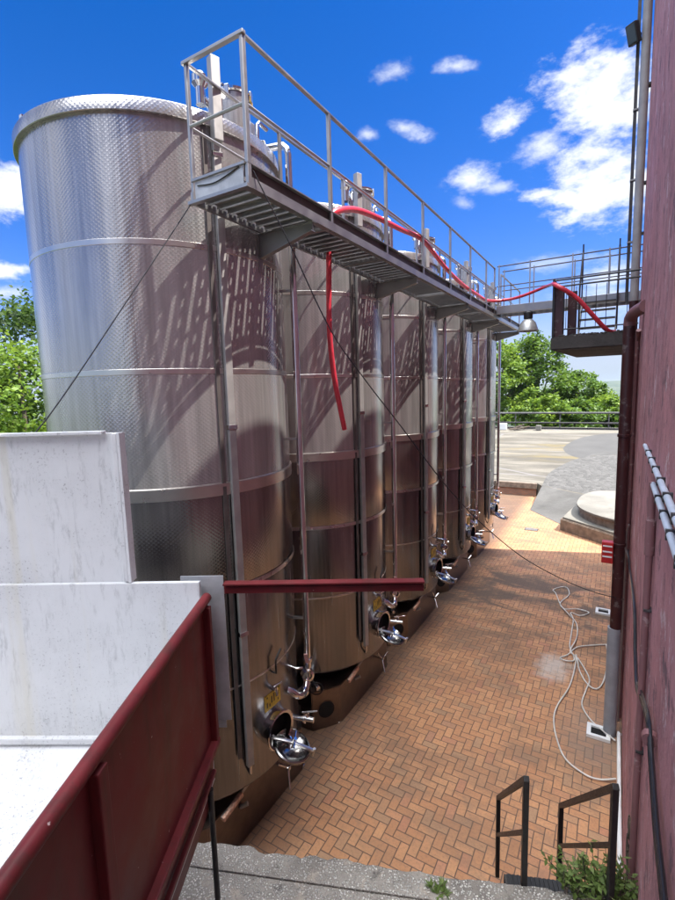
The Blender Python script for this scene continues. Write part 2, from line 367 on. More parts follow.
# far terrain, one sheet to the horizon: falls away past the yard, low hills on the horizon
m = MB(); radii = [0, 20, 45, 58, 70, 90, 130, 200, 320, 480, 700, 950, 1200, 1450, 1750, 2100, 2600, 3300]; NA = 96
def tz(x, y):
    r = math.hypot(x, y)
    if r < 50: return -.06
    z = -.06 - 26 * min(1, max(0, (r - 52) / 330)) ** .8
    hill = max(0, min(1, (r - 700) / 900)); a = math.atan2(x, y)
    z += hill * (31 + 9 * math.sin(a * 3.1 + 1.2) + 6 * math.sin(a * 8.3 + r * .004) + 5 * math.sin(r * .009 + a * 5))
    return z
rows = []
for r in radii: rows.append([m.bm.verts.new((r * math.sin(2 * math.pi * k / NA), r * math.cos(2 * math.pi * k / NA), tz(r * math.sin(2 * math.pi * k / NA), r * math.cos(2 * math.pi * k / NA)))) for k in range(NA)] if r else [m.bm.verts.new((0, 0, -.06))])
for k in range(NA): m.bm.faces.new((rows[0][0], rows[1][(k + 1) % NA], rows[1][k]))
for i in range(1, len(rows) - 1):
    for k in range(NA):
        f = m.bm.faces.new((rows[i][k], rows[i][(k + 1) % NA], rows[i + 1][(k + 1) % NA], rows[i + 1][k])); f.smooth = True
o = m.build('terrain', M['countryside']); structure(o)
if o.data.polygons[40].normal.z < 0: o.data.flip_normals()
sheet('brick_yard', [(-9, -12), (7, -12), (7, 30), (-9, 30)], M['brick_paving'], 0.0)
TS = .0772
tzz = lambda y: .65 + TS * (y - 26)
# raised terrace beyond the yard: a solid with a kerb face
m = MB()
poly = [(-16, 26.0), (-3.5, 26.15), (-3.22, 25.7), (-1.25, 24.6), (7, 24.6), (7, 45), (-16, 45)]
top = [m.bm.verts.new((x, y, tzz(y))) for x, y in poly]; bot = [m.bm.verts.new((x, y, -.05)) for x, y in poly]
m.bm.faces.new(top); n_ = len(poly)
for i in range(n_): m.bm.faces.new((top[i], bot[i], bot[(i + 1) % n_], top[(i + 1) % n_]))
structure(m.build('terrace', M['terrace_concrete']))
# ramp from the yard up to the terrace
m = MB()
A = [(-3.33, 22.86, .012), (-1.8, 20.85, .012), (-1.25, 24.55, .56), (-3.2, 25.72, tzz(25.7) + .004)]
m.face(A); m.face([A[0], A[3], (A[3][0], A[3][1], -.02), (A[0][0], A[0][1], -.02)])
m.face([A[1], A[2], (A[2][0], A[2][1], -.02), (A[1][0], A[1][1], -.02)]); m.face([A[0], A[1], (-1.8, 20.85, -.02), (-3.33, 22.86, -.02)])
structure(m.build('ramp', M['concrete_grey']))
def patch(name, pts, mat, lift):
    q = spline([(x, y, 0) for x, y in pts], 5); m = MB(); m.face([(v.x, v.y, tzz(v.y) + lift) for v in q]); o = m.build(name, mat)
    if o.data.polygons[0].normal.z < 0: o.data.flip_normals()
    return structure(o)
patch('cobbled_path', [(-3.2, 25.75), (-3.2, 28.2), (-2.8, 30.3), (-2.15, 32.3), (-1.35, 33.5), (.1, 34.1), (3, 34.2), (3, 24.8), (-1.2, 24.8)], M['cobbles'], .004)
patch('painted_shadow', [(-1.35, 33.62), (-1.95, 32.8), (-2.6, 33.6), (-2.95, 34.6), (-3.15, 36.1), (-2.65, 39), (-1.75, 40.9), (-.2, 42.3), (3, 43), (3, 34.4), (.1, 34.25)], M['terrace_shadow'], .004)  # rounded cast shadow painted as a dark sheet on the terrace
patch('pale_crescent', [(-1.7, 33.1), (-1.2, 34.2), (-.2, 35.2), (2.5, 35.4), (2.5, 34.6), (.1, 34.35), (-1.2, 33.7)], M['concrete_grey'], .008)

# brick kerb in front of the terrace
kw = thing('kerb_wall', 'low brick kerb with brown coping at the far end of the brick yard', 'kerb', (-6, 25.9, 0))
MB().box((-9.0, 25.98, .17), (11.0, .12, .40)).build('brick_course', M['kerb_brick'], kw)
MB().box((-9.0, 25.96, .53), (11.06, .20, .30), bev=.015).build('coping', M['stone_block'], kw)
# round concrete platform beyond the end of the building
wp = thing('concrete_platform', 'two tier concrete platform with rounded white top beside the ramp', 'platform', (.5, 20.5, 0))
m = MB(); m.prism([(-1.8, 20.07), (.32, 18.35), (4, 18.35), (4, 24.4), (-1.0, 24.4), (-1.5, 22.3)], -.02, .46, .03); m.build('lower_tier', M['stone_block'], wp)
m = MB(); m.prism([(-1.72, 20.12), (.34, 18.42), (4, 18.42), (4, 24.3), (-.97, 24.3), (-1.44, 22.3)], .463, .53, .015); m.build('ledge_top', M['concrete_white'], wp)
q = spline([(.1, 19.0, 0), (-.55, 19.55, 0), (-1.05, 20.35, 0), (-1.22, 21.3, 0), (-1.1, 22.8, 0), (-.6, 23.9, 0), (.2, 24.2, 0)], 5)
pl = [(v.x, v.y) for v in q] + [(4, 24.2), (4, 18.8), (.6, 18.75)]
MB().prism(pl, .532, .84, .01).build('upper_tier', M['stone_block'], wp)
c_ = Vector((1.2, 21.5)); m = MB(); m.prism([tuple(c_ + (Vector(v) - c_) * 1.03) for v in pl], .842, .92, .02); m.build('cap', M['concrete_white'], wp)
# iron drain cover in the paving
dg = thing('drain_cover', 'small rectangular iron drain cover set in the sunlit paving', 'drain cover', (-2.8, 19.67, 0))
m = MB(); m.box((-2.8, 19.67, .006), (.50, .34, .012)); m.build('frame', M['dark_steel'], dg)
m = MB(); [m.box((-2.8, 19.54 + i * .065, .015), (.44, .03, .006)) for i in range(5)]; m.build('grate', M['pipe_grey'], dg)

# ------------------------------------------------------------------ steel tanks
def band(m, r, z, h, out=.006, n=96):
    m.lathe([(r, z - h / 2), (r + out, z - h / 2 + .004), (r + out, z + h / 2 - .004), (r, z + h / 2)], n=n)
def basis(x, z=None):
    """matrix whose z axis points along x"""
    return Vector(x).normalized().to_track_quat('Z', 'Y').to_matrix().to_4x4()
def make_tank():
    T = thing('wine_tank', '', 'tank', (0, 0, 0), 'stainless steel wine tanks in a row', world=False)
    MB().lathe([(1.490, 4.67), (1.490, 8.42)], n=128, uvs=True).build('jacket', M['steel_jacket'], T)
    MB().lathe([(1.468, 3.50), (1.488, 3.53), (1.488, 4.68)], n=128, uvs=True).build('lower_jacket', M['steel_jacket_shaded'], T)
    MB().lathe([(1.10, .62), (1.12, .70), (1.462, .965), (1.470, .985), (1.470, 3.52)], n=128, uvs=True).build('lower_shell', M['steel_sheet'], T)
    m = MB(); m.lathe([(1.488, 8.405), (1.528, 8.405), (1.534, 8.41), (1.534, 8.525), (1.528, 8.535), (1.36, 8.60)], n=128, uvs=True); m.build('rim', M['steel_jacket'], T)
    MB().lathe([(1.36, 8.598), (.9, 8.72), (.35, 8.86), (.02, 8.90)], n=64).build('roof', M['steel_sheet'], T, recalc=True)
    for z, h, o_ in ((7.23, .058, .004), (5.96, .058, .004)):
        m = MB(); band(m, 1.490, z, h, o_); m.build('band', M['steel_band'], T)
    m = MB(); m.lathe([(1.49, 4.60), (1.508, 4.605), (1.512, 4.63), (1.512, 4.70), (1.516, 4.715), (1.516, 4.735), (1.49, 4.745)], n=128); m.build('band', M['steel_band'], T)
    m = MB(); m.lathe([(1.47, 3.47), (1.497, 3.475), (1.499, 3.50), (1.492, 3.53)], n=128); m.build('band', M['steel_band'], T)
    m = MB(); m.lathe([(1.470, 2.277), (1.4745, 2.284), (1.4745, 2.296), (1.470, 2.303)], n=128); m.build('weld_seam', M['steel_band'], T)
    # sheet steel plinth
    P = [(1.17, -.95), (1.17, .95), (.86, 1.36), (-.86, 1.36), (-1.17, .95), (-1.17, -.95), (-.86, -1.36), (.86, -1.36)]
    m = MB(); m.prism(P, .0, .70, .012); pl = m.build('plinth', M['steel_plinth'], T)
    Mx = Matrix.Translation((1.02, -1.168, .34)) @ basis((.80, -.60, 0))
    m = MB(); m.lathe([(.001, .004), (.145, .004)], Mx, n=32); m.build('hole', M['black_hole'], pl)
    for y in (-.93, .93): MB().box((1.12, y * 1.03, .02), (.09, .09, .05), bev=.005).build('foot', M['steel_fitting'], pl)
    # cable channel up the front
    a = R(-18.5); u = Vector((math.cos(a), math.sin(a), 0)); v = Vector((-u.y, u.x, 0)); rot = Matrix((u, v, Vector((0, 0, 1)))).transposed()
    m = MB()
    m.box(tuple(u * 1.527 + Vector((0, 0, 4.95))), (.055, .085, 7.36), rot, .006)
    m.box(tuple(u * 1.565 + Vector((0, 0, 8.65))), (.09, .10, .78), rot, .006)
    ch = m.build('cable_channel', M['steel_satin'], T)
    for z in (2.95, 5.35, 8.15): MB().box(tuple(u * 1.538 + Vector((0, 0, z))), (.05, .11, .05), rot, .003).build('bracket', M['steel_fitting'], ch)
    m = MB(); m.tube([tuple(u * 1.53 + Vector((0, 0, 1.27))), tuple(u * 1.53 + Vector((0, 0, 1.17))), tuple(u * 1.47 + v * .03 + Vector((0, 0, 1.10)))], .018, 10); m.build('cable_end', M['steel_fitting'], ch)
    # dark strip next to the channel, standing in for a shadow
    a2 = R(-22.8); u2 = Vector((math.cos(a2), math.sin(a2), 0)); rot2 = Matrix((u2, Vector((-u2.y, u2.x, 0)), Vector((0, 0, 1)))).transposed()
    MB().box(tuple(u2 * 1.502 + Vector((0, 0, 4.9))), (.02, .045, 7.0), rot2, .003).build('shadow_strip', M['strip_shadow'], T)
    # riser pipe with arch on top
    rx, ry = 1.47, .75
    pts = [(rx, ry, 1.86), (rx, ry, 8.62)] + [(rx - .14 * (1 - math.cos(t)), ry, 8.62 + .14 * math.sin(t)) for t in (R(30), R(60), R(90))] + [(.85, .62, 8.76), (.72, .58, 8.70), (.70, .57, 8.60)]
    rp = MB().tube(pts, .045, 14).build('riser_pipe', M['steel_fitting'], T)
    for z in (2.6, 5.1, 7.0): MB().bar((rx - .02, ry - .02, z), (1.28, .66, z), .03, .03).build('pipe_clip', M['steel_rail'], rp)
    MB().lathe([(.047, 0), (.065, .005), (.065, .05), (.047, .055)], Matrix.Translation((rx, ry, 1.95)), n=16).build('union', M['steel_fitting'], rp)
    # hatch, breather valve on the roof
    m = MB(); m.lathe([(.17, 8.5), (.17, 8.98)], Matrix.Translation((1.28, .02, 0)), n=40, uvs=True); ht = m.build('hatch', M['steel_jacket'], T)
    m = MB(); m.lathe([(.178, 8.965), (.195, 8.975), (.195, 9.0), (.12, 9.035), (.02, 9.045)], Matrix.Translation((1.28, .02, 0)), n=40); m.build('hatch_lid', M['steel_fitting'], ht)
    MB().bar((1.28, -.18, 9.03), (1.28, .24, 9.03), .03, .02, bev=.003).build('clamp', M['steel_fitting'], ht)
    MB().box((1.455, .10, 8.93), (.012, .09, .06), Matrix.Rotation(R(25), 3, 'Z')).build('rating_plate', M['sticker_yellow'], ht)
    m = MB(); m.tube([(1.24, -.30, 8.58), (1.24, -.30, 8.70), (1.24, -.33, 8.76), (1.24, -.45, 8.78)], .045, 12); m.tube([(1.24, -.45, 8.70), (1.24, -.45, 8.90)], .05, 14); bv = m.build('breather_valve', M['steel_fitting'], T)
    m = MB(); m.lathe([(.05, 8.86), (.085, 8.90), (.085, 8.97), (.06, 9.0), (.01, 9.01)], Matrix.Translation((1.24, -.45, 0)), n=20); m.build('valve_cap', M['steel_fitting'], bv)
    MB().tube([(1.05, .35, 8.66), (1.10, .38, 8.74), (1.30, .50, 8.72), (1.33, .52, 8.58)], .015, 8).build('roof_handrail', M['steel_rail'], T)
    m = MB(); m.box((1.12, .42, 8.84), (.10, .16, .22), bev=.01); m.build('junction_box', M['steel_rail'], T)
    for q in range(4):
        a_ = R(20 + 90 * q); MB().box((1.28 + .185 * math.cos(a_), .02 + .185 * math.sin(a_), 8.96), (.05, .05, .10), Matrix.Rotation(a_, 3, 'Z'), .004).build('clamp', M['steel_fitting'], ht)
    MB().tube([(1.20, -.16, 8.60), (1.20, -.16, 8.92), (1.20, -.12, 8.97), (1.22, -.04, 8.98)], .022, 10).build('vent_pipe', M['steel_fitting'], T)
    MB().tube([(1.36, .30, 8.56), (1.36, .30, 8.80), (1.36, .34, 8.84), (1.34, .50, 8.84)], .026, 10).build('vent_pipe', M['steel_fitting'], T)
    gm_ = MB().cyl((1.40, -.32, 8.56), (1.40, -.32, 8.78), .014, 8).build('gauge', M['steel_fitting'], T)
    MB().cyl((1.385, -.32, 8.82), (1.42, -.32, 8.82), .05, 20).build('dial', M['white_plastic'], gm_)
    m = MB(); m.box((-.36, -1.42, 8.58), (.05, .02, .14)); m.build('lifting_lug', M['steel_fitting'], T)
    # manhole: neck and swung lid
    D = Vector((1, -.06, 0)).normalized(); Mn = Matrix.Translation((1.40, -.05, 1.50)) @ basis(D)
    m = MB(); m.lathe([(.215, 0), (.215, .17), (.236, .175), (.240, .205), (.228, .21), (.20, .20), (.20, .05)], Mn, n=40); mh = m.build('manhole', M['steel_fitting'], T)
    m = MB(); m.lathe([(.001, .075), (.2, .075)], Mn, n=32); m.build('opening', M['black_hole'], mh)
    nrm = Vector((.42, .06, .90)).normalized(); Ml = Matrix.Translation((1.72, -.01, 1.29)) @ basis(nrm)
    m = MB(); m.lathe([(.225, -.03), (.24, -.02), (.24, .012), (.222, .02), (.19, -.025), (.11, -.06), (.001, -.07)], Ml, n=44); ld = m.build('manhole_lid', M['steel_lid'], T)
    m = MB(); X = Ml.to_3x3() @ Vector((1, 0, 0)); Yv = Ml.to_3x3() @ Vector((0, 1, 0)); c = Vector((1.72, -.01, 1.29))
    side = Vector((.86, .50, -.10)); side = (side - nrm * side.dot(nrm)).normalized(); oth = nrm.cross(side)
    m.bar(c - side * .29 + nrm * .035, c + nrm * .06, .045, .02, nrm, .004); m.bar(c + nrm * .06, c + side * .29 + nrm * .03, .045, .02, nrm, .004)
    m.tube([c + side * .28 + nrm * .07, c + side * .29 - nrm * .05], .018, 8); m.tube([c - side * .27 + nrm * .06, c - side * .27 - nrm * .10], .02, 8)
    m.build('clamp_bar', M['steel_band'], ld)
    m = MB(); m.tube([c - nrm * .02, c + nrm * .13], .022, 10); m.tube([c + nrm * .11 - oth * .12, c + nrm * .11 + oth * .12], .012, 8); m.build('hand_screw', M['steel_fitting'], ld)
    m = MB(); m.lathe([(.05, -.035), (.055, -.01), (.05, .01), (.03, .014)], Ml @ Matrix.Translation((.05, .09, 0)), n=18); m.build('boss', M['steel_fitting'], ld)
    m = MB(); m.tube([(1.55, -.26, 1.44), (1.58, -.24, 1.34), c - side * .27], .016, 8); m.build('hinge_arm', M['steel_band'], mh)
    # outlet valve with elbow under the riser
    m = MB(); m.tube(spline([(1.45, .75, 1.86), (1.46, .74, 1.72), (1.50, .62, 1.60), (1.50, .48, 1.60), (1.46, .38, 1.70), (1.36, .34, 1.76)], 5), .05, 14); ev = m.build('outlet_elbow', M['steel_fitting'], T)
    for p0, p1 in (((1.455, .745, 1.74), (1.452, .747, 1.82)), ((1.50, .60, 1.60), (1.50, .55, 1.60))): MB().cyl(p0, p1, .075, 18).build('clamp_ring', M['steel_fitting'], ev)
    MB().bar((1.50, .70, 1.96), (1.53, .62, 2.14), .05, .012).build('paper_tag', M['tag_pink'], ev)
    MB().lathe([(.05, -.06), (.085, -.05), (.085, .05), (.05, .06)], Matrix.Translation((1.47, .73, 1.76)) @ basis((.8, -.6, 0)), n=18).build('valve_disc', M['steel_fitting'], ev)
    m = MB(); m.tube([(1.52, .72, 1.80), (1.60, .62, 1.90), (1.64, .52, 1.99)], .014, 8); m.build('valve_lever', M['steel_fitting'], ev)
    MB().bar((1.56, .66, 1.87), (1.62, .55, 1.97), .045, .03, bev=.008).build('lever_grip', M['handle_orange'], ev)
    # racking valve next to the manhole
    m = MB(); m.tube([(1.42, .36, 1.34), (1.60, .42, 1.34), (1.74, .46, 1.34)], .038, 12); m.tube([(1.66, .44, 1.34), (1.66, .44, 1.44)], .02, 8); m.tube([(1.60, .40, 1.44), (1.78, .49, 1.46)], .012, 8)
    m.lathe([(.038, 0), (.06, .004), (.06, .03), (.038, .034)], Matrix.Translation((1.60, .42, 1.34)) @ basis((1, .3, 0)), n=16); m.build('racking_valve', M['steel_fitting'], T)
    # sample tap, thermometer, hook, sticker
    m = MB(); m.tube([(1.45, -.06, 2.03), (1.56, -.07, 2.03)], .03, 10); m.tube([(1.55, -.07, 2.05), (1.57, -.07, 1.96)], .014, 8); m.tube([(1.52, -.07, 2.07), (1.60, .0, 2.12)], .012, 8); m.build('sample_tap', M['steel_fitting'], T)
    m = MB(); m.tube([(1.44, -.02, 2.22), (1.53, -.02, 2.22), (1.53, -.02, 2.40), (1.535, .08, 2.50)], .014, 8); m.build('hook', M['black_iron'], T)
    m = MB(); m.tube([(1.40, .34, 2.10), (1.56, .36, 2.08), (1.60, .44, 2.06)], .014, 8); m.build('thermometer', M['steel_fitting'], T)
    m = MB(); r_ = 1.474
    for i in range(6):
        a0, a1 = R(-7.5 + i * 2), R(-5.5 + i * 2)
        m.face([(r_ * math.cos(a0), r_ * math.sin(a0), 1.76), (r_ * math.cos(a1), r_ * math.sin(a1), 1.76), (r_ * math.cos(a1), r_ * math.sin(a1), 1.97), (r_ * math.cos(a0), r_ * math.sin(a0), 1.97)])
    stk = m.build('sticker', M['sticker_yellow'], T)
    m = MB(); r_ = 1.477; rr = random.Random(3)
    def stroke(a0, a1, z0, z1): m.face([(r_ * math.cos(R(a0)), r_ * math.sin(R(a0)), z0), (r_ * math.cos(R(a1)), r_ * math.sin(R(a1)), z0), (r_ * math.cos(R(a1)), r_ * math.sin(R(a1)), z1), (r_ * math.cos(R(a0)), r_ * math.sin(R(a0)), z1)])
    for a0, z0, h in ((-6.2, 1.80, .07), (-4.4, 1.80, .04), (-3.0, 1.83, .09), (-1.2, 1.83, .11), (.4, 1.86, .06), (2.0, 1.86, .07), (-6, 1.92, .025), (1.8, 1.80, .03)): stroke(a0, a0 + .8, z0, z0 + h)
    stroke(-7, 4, 1.955, 1.965); m.build('marking', M['sticker_ink'], stk)
    # bottom drain with three armed handle, drain lever and pressure gauge ring under the edge
    m = MB(); c = Vector((1.36, .34, .56)); 
    for d_ in (Vector((.02, -.24, .24)), Vector((.04, .16, .06)), Vector((.10, -.10, -.20))): m.tube([c, c + d_], .014, 8)
    m.tube([c - Vector((.22, 0, 0)), c + Vector((.03, 0, 0))], .022, 8); m.build('star_handle', M['steel_fitting'], T)
    m = MB(); m.tube([(1.17, -.42, .52), (1.25, -.36, .56)], .03, 10); m.bar((1.24, -.80, .72), (1.24, -.08, .86), .035, .05, bev=.006); dl = m.build('drain_lever', M['steel_rail'], T)
    MB().bar((1.262, -.80, .715), (1.262, -.46, .785), .045, .065, bev=.01).build('lever_grip', M['handle_orange'], dl)
    m = MB(); Mg = Matrix.Translation((.93, -1.32, .80)) @ basis((.5, -.86, 0)); m.tube([Mg @ Vector((.11 * math.cos(t), .11 * math.sin(t), .02)) for t in [i * math.pi / 12 for i in range(24)]], .011, 8, closed=True); gm = m.build('drain_handwheel', M['black_iron'], T)
    m = MB(); m.box((.93, -1.36, .86), (.20, .07, .07), Matrix.Rotation(R(-20), 3, 'Z'), .01); m.build('valve_body', M['steel_fitting'], gm)
    return T
TX, TY, TSP = -5.09, 4.32, 3.042
tank = make_tank()
tank_labels = ['nearest and tallest looking stainless steel wine tank, its rounded left side against the sky',
               'second wine tank from the camera, the red hose end hanging in front of it',
               'third wine tank from the camera, middle of the row under the catwalk',
               'fourth wine tank from the camera, second from the far end of the row',
               'farthest wine tank of the row, narrowest in view beside the sunlit yard']
for i in range(5):
    o = tank if i == 0 else copy_tree(tank)
    o.location = (TX, TY + TSP * i, 0); o['label'] = tank_labels[i]

# ------------------------------------------------------------------ catwalk
XO, XI, CY0, CY1 = -2.85, -3.57, 3.385, 16.60
cw = thing('catwalk', 'long grey steel catwalk with grating floor and railings along the tank tops', 'catwalk', (XO, CY0, 7.51))
posts = [3.41, 4.80, 6.29, 7.73, 9.20, 10.63, 12.06, 12.95]
bays = [3.40, 4.80, 6.29, 7.73, 9.20, 10.63, 12.06, 13.5, 15.0, 16.58]
for a, b in zip(bays, bays[1:]):
    m = MB(); y = a + .03
    while y < b - .12:
        for dy in (0, .066):
            m.box(((XO + XI) / 2 - .01, y + dy + .022, 7.585), (.62, .044, .004))
            m.box(((XO + XI) / 2 - .01, y + dy + (.002 if dy == 0 else .042), 7.566), (.62, .003, .034))
        for j in range(8): m.box((XI + .075 + j * .08, y + .055, 7.585), (.042, .026, .0036))
        y += .147
    m.box(((XO + XI) / 2, b - .035, 7.555), (.66, .05, .07))
    m.build('floor_grating', M['steel_walk'], cw)
m = MB()
m.box((XO - .015, (CY0 + CY1) / 2, 7.555), (.03, CY1 - CY0, .09)); m.box((XO - .025, (CY0 + CY1) / 2, 7.716), (.05, CY1 - CY0, .012)); m.box((XO - .05, (CY0 + CY1) / 2, 7.514), (.05, CY1 - CY0, .008))
m.build('edge_beam', M['steel_rail'], cw)
MB().box((XO - .045, (CY0 + CY1) / 2, 7.655), (.006, CY1 - CY0, .11)).build('toe_board', M['toe_board'], cw)
m = MB(); m.box((XI + .015, (CY0 + CY1) / 2, 7.565), (.03, CY1 - CY0, .11)); m.build('edge_beam', M['steel_rail'], cw)
# end plate
m = MB(); m.box(((XO + XI) / 2, CY0 + .006, 7.61), (XO - XI - .12, .006, .17)); ep = m.build('kick_plate', M['galvanised'], cw)
m = MB(); m.box(((XO + XI) / 2, CY0 - .01, 7.515), (XO - XI + .02, .05, .03)); m.box(((XO + XI) / 2, CY0 - .004, 7.712), (XO - XI - .06, .03, .022)); m.build('plate_frame', M['steel_rail'], ep)
MB().tube(spline([(XI + .10, CY0 - .004, 7.655), (XI + .3, CY0 - .006, 7.63), (XO - .25, CY0 - .006, 7.655), (XO - .1, CY0 - .004, 7.695)], 5), .006, 6).build('stay_wire', M['cable_black'], ep)
for y in posts:
    MB().box((XO - .02, y, 8.12), (.036, .046, 1.23), bev=.003).build('post', M['steel_rail'], cw)
for y in [3.41, 4.80, 6.29, 7.73, 9.20, 10.63, 12.06, 13.5, 15.0, 16.55]:
    MB().box((XI + .02, y, 8.12), (.032, .038, 1.22), bev=.003).build('post', M['steel_rail'], cw)
m = MB(); m.box((XO - .02, (CY0 + 12.98) / 2, 8.742), (.038, 12.98 - CY0, .024), bev=.004); m.build('top_rail', M['steel_rail'], cw)
m = MB(); m.tube([(XO - .02, CY0 + .03, 8.20), (XO - .02, 12.98, 8.20)], .014, 8); m.build('mid_rail', M['steel_rail'], cw)
m = MB(); m.box((XI + .02, (CY0 + CY1) / 2, 8.742), (.034, CY1 - CY0, .022), bev=.004); m.build('top_rail', M['steel_rail'], cw)
m = MB(); m.tube([(XI + .02, CY0 + .03, 8.20), (XI + .02, CY1, 8.20)], .014, 8); m.build('mid_rail', M['steel_rail'], cw)
m = MB(); m.box(((XO + XI) / 2, CY0 + .012, 8.744), (XO - XI + .03, .045, .03), bev=.004); m.build('top_rail', M['steel_rail'], cw)
m = MB(); m.tube([(XI + .02, CY0 + .02, 8.20), (XO - .02, CY0 + .02, 8.20)], .016, 8); m.build('mid_rail', M['steel_rail'], cw)
# rails past the bridge
for y in (13.72, 15.1, 16.55): MB().box((XO - .02, y, 8.12), (.035, .04, 1.22), bev=.004).build('post', M['steel_rail'], cw)
m = MB(); m.box((XO - .02, 15.14, 8.742), (.04, 2.86, .026)); m.build('top_rail', M['steel_rail'], cw)
m = MB(); m.tube([(XO - .02, 13.72, 8.20), (XO - .02, 16.57, 8.20)], .013, 8); m.build('mid_rail', M['steel_rail'], cw)
# brackets to the tanks: tapered web, foot plate against the jacket
for i in range(5):
    y = TY + TSP * i + .10; m = MB()
    xs = -3.60
    for s_ in (-.004, .004):
        pass
    a = [(xs, y, 7.24), (xs, y, 7.50), (XO - .02, y, 7.50), (XO - .02, y, 7.42)]
    va = [m.bm.verts.new((x, y - .005, z)) for x, y, z in a]; vb = [m.bm.verts.new((x, y + .005, z)) for x, y, z in a]
    m.bm.faces.new(va); m.bm.faces.new(vb[::-1])
    for j in range(4): m.bm.faces.new((va[j], va[(j + 1) % 4], vb[(j + 1) % 4], vb[j]))
    m.bar((xs, y, 7.24), (XO - .02, y, 7.415), .07, .008); m.box((xs, y, 7.30), (.012, .07, .42)); m.box(((xs + XO) / 2, y, 7.503), (.75, .08, .008))
    m.build('bracket', M['steel_rail'], cw)

# ------------------------------------------------------------------ bridge with landing
br = thing('footbridge', 'grey steel footbridge with thin railings between the catwalk and the pink building', 'footbridge', (-1.4, 13.3, 7.6))
m = MB()
for y in (13.06, 13.70): m.box((-1.17, y, 7.70), (3.34, .06, .20), bev=.004)
m.build('beam', M['steel_rail'], br)
m = MB(); 
for i in range(22): m.box((-2.75 + i * .152, 13.38, 7.74), (.10, .56, .02))
m.build('deck', M['steel_walk'], br)
for y in (13.06, 13.70):
    for x in (-2.78, -2.03, -1.07, -.30, .40): MB().box((x, y, 8.32), (.03, .03, 1.04)).build('post', M['steel_rail'], br)
    m = MB(); m.tube([(-2.83, y, 8.80), (.50, y, 8.80)], .016, 8); m.build('top_rail', M['dark_steel'], br)
    m = MB(); m.tube([(-2.83, y, 8.30), (.50, y, 8.30)], .014, 8); m.build('mid_rail', M['dark_steel'], br)
# balcony slab
bal = thing('balcony', 'concrete balcony slab with dark iron railing on the pink building below the footbridge', 'balcony', (-.4, 10.8, 6.33))
m = MB()
P = [(-1.08, 9.32), (.55, 9.32), (.55, 12.35), (-.88, 12.35)]; m.prism(P, 6.335, 6.56, .015)
m.build('slab', M['concrete_slab'], bal)
m = MB(); r_ = random.Random(6)
for i in range(60):
    x_ = r_.uniform(-1.0, .2); m.box((x_, 9.36 + r_.uniform(0, .12), 6.562 + r_.uniform(0, .01)), (r_.uniform(.03, .12), r_.uniform(.03, .08), r_.uniform(.01, .05)), Euler((r_.uniform(-.4, .4), r_.uniform(-.4, .4), r_.uniform(0, 3))).to_matrix())
m.build('moss_crust', M['concrete_slab'], bal)
for px_, py_, h_ in ((-.975, 9.385, .86), (-.78, 9.75, .82)): MB().box((px_, py_, 6.565 + h_ / 2), (.15, .02, h_)).build('side_panel', M['pipe_brown'], bal)
for x, y in ((-1.05, 9.34), (-.99, 10.4), (-.92, 11.4)): MB().box((x, y, 7.06), (.035, .035, 1.0)).build('post', M['black_iron'], bal)
for z in (7.53, 7.42):
    m = MB(); m.tube([(-1.05, 9.34, z), (.24, 9.34, z)], .015, 8); m.build('rail', M['black_iron'], bal)
m = MB(); m.tube([(-1.05, 9.34, 7.53), (-.88, 12.3, 7.53)], .015, 8); m.tube([(-1.05, 9.36, 7.40), (-.99, 10.4, 6.9)], .02, 8); m.build('rail', M['black_iron'], bal)
m = MB(); m.tube([(-1.0, 9.5, 6.70), (.24, 9.5, 6.70)], .012, 8); m.build('rail', M['black_iron'], bal)
for i in range(7): MB().tube([(-.86 + i * .155, 9.5, 6.70), (-.86 + i * .155, 9.5, 7.42)], .006, 6).build('baluster', M['black_iron'], bal)
# steep stair from the balcony to the bridge
ld = thing('stair_ladder', 'steep open iron stair rising from the balcony to the footbridge', 'stairs', (-.4, 12.3, 6.56))
for x in (-.84, -.12):
    m = MB(); m.bar((x, 11.9, 6.57), (x + .02, 12.95, 7.72), .03, .12); m.build('stringer', M['black_iron'], ld)
for i in range(5): MB().box((-.48, 12.02 + i * .2, 6.75 + i * .215), (.70, .17, .03)).build('tread', M['dark_steel'], ld)
for x in (-.84, -.10):
    m = MB(); m.tube([(x, 12.2, 6.9), (x, 12.2, 7.85), (x, 12.98, 8.85)], .02, 8); m.bar((x, 12.95, 7.6), (x, 12.95, 8.98), .05, .03); m.build('handrail', M['black_iron'], ld)
# dome lamp under the bridge
lm = thing('dome_lamp', 'grey dome lamp hanging under the footbridge beam', 'lamp', (-2.05, 13.06, 7.1))
MB().lathe([(.09, 7.40), (.11, 7.42), (.11, 7.56), (.07, 7.598)], Matrix.Translation((-2.05, 13.06, 0)), n=24).build('holder', M['black_iron'], lm)
m = MB(); m.lathe([(.24, 7.10), (.245, 7.105), (.235, 7.16), (.19, 7.30), (.12, 7.38), (.06, 7.41), (.055, 7.40), (.115, 7.37), (.18, 7.29), (.225, 7.16), (.232, 7.105), (.24, 7.10)], Matrix.Translation((-2.05, 13.06, 0)), n=32); m.build('shade', M['lamp_metal'], lm)

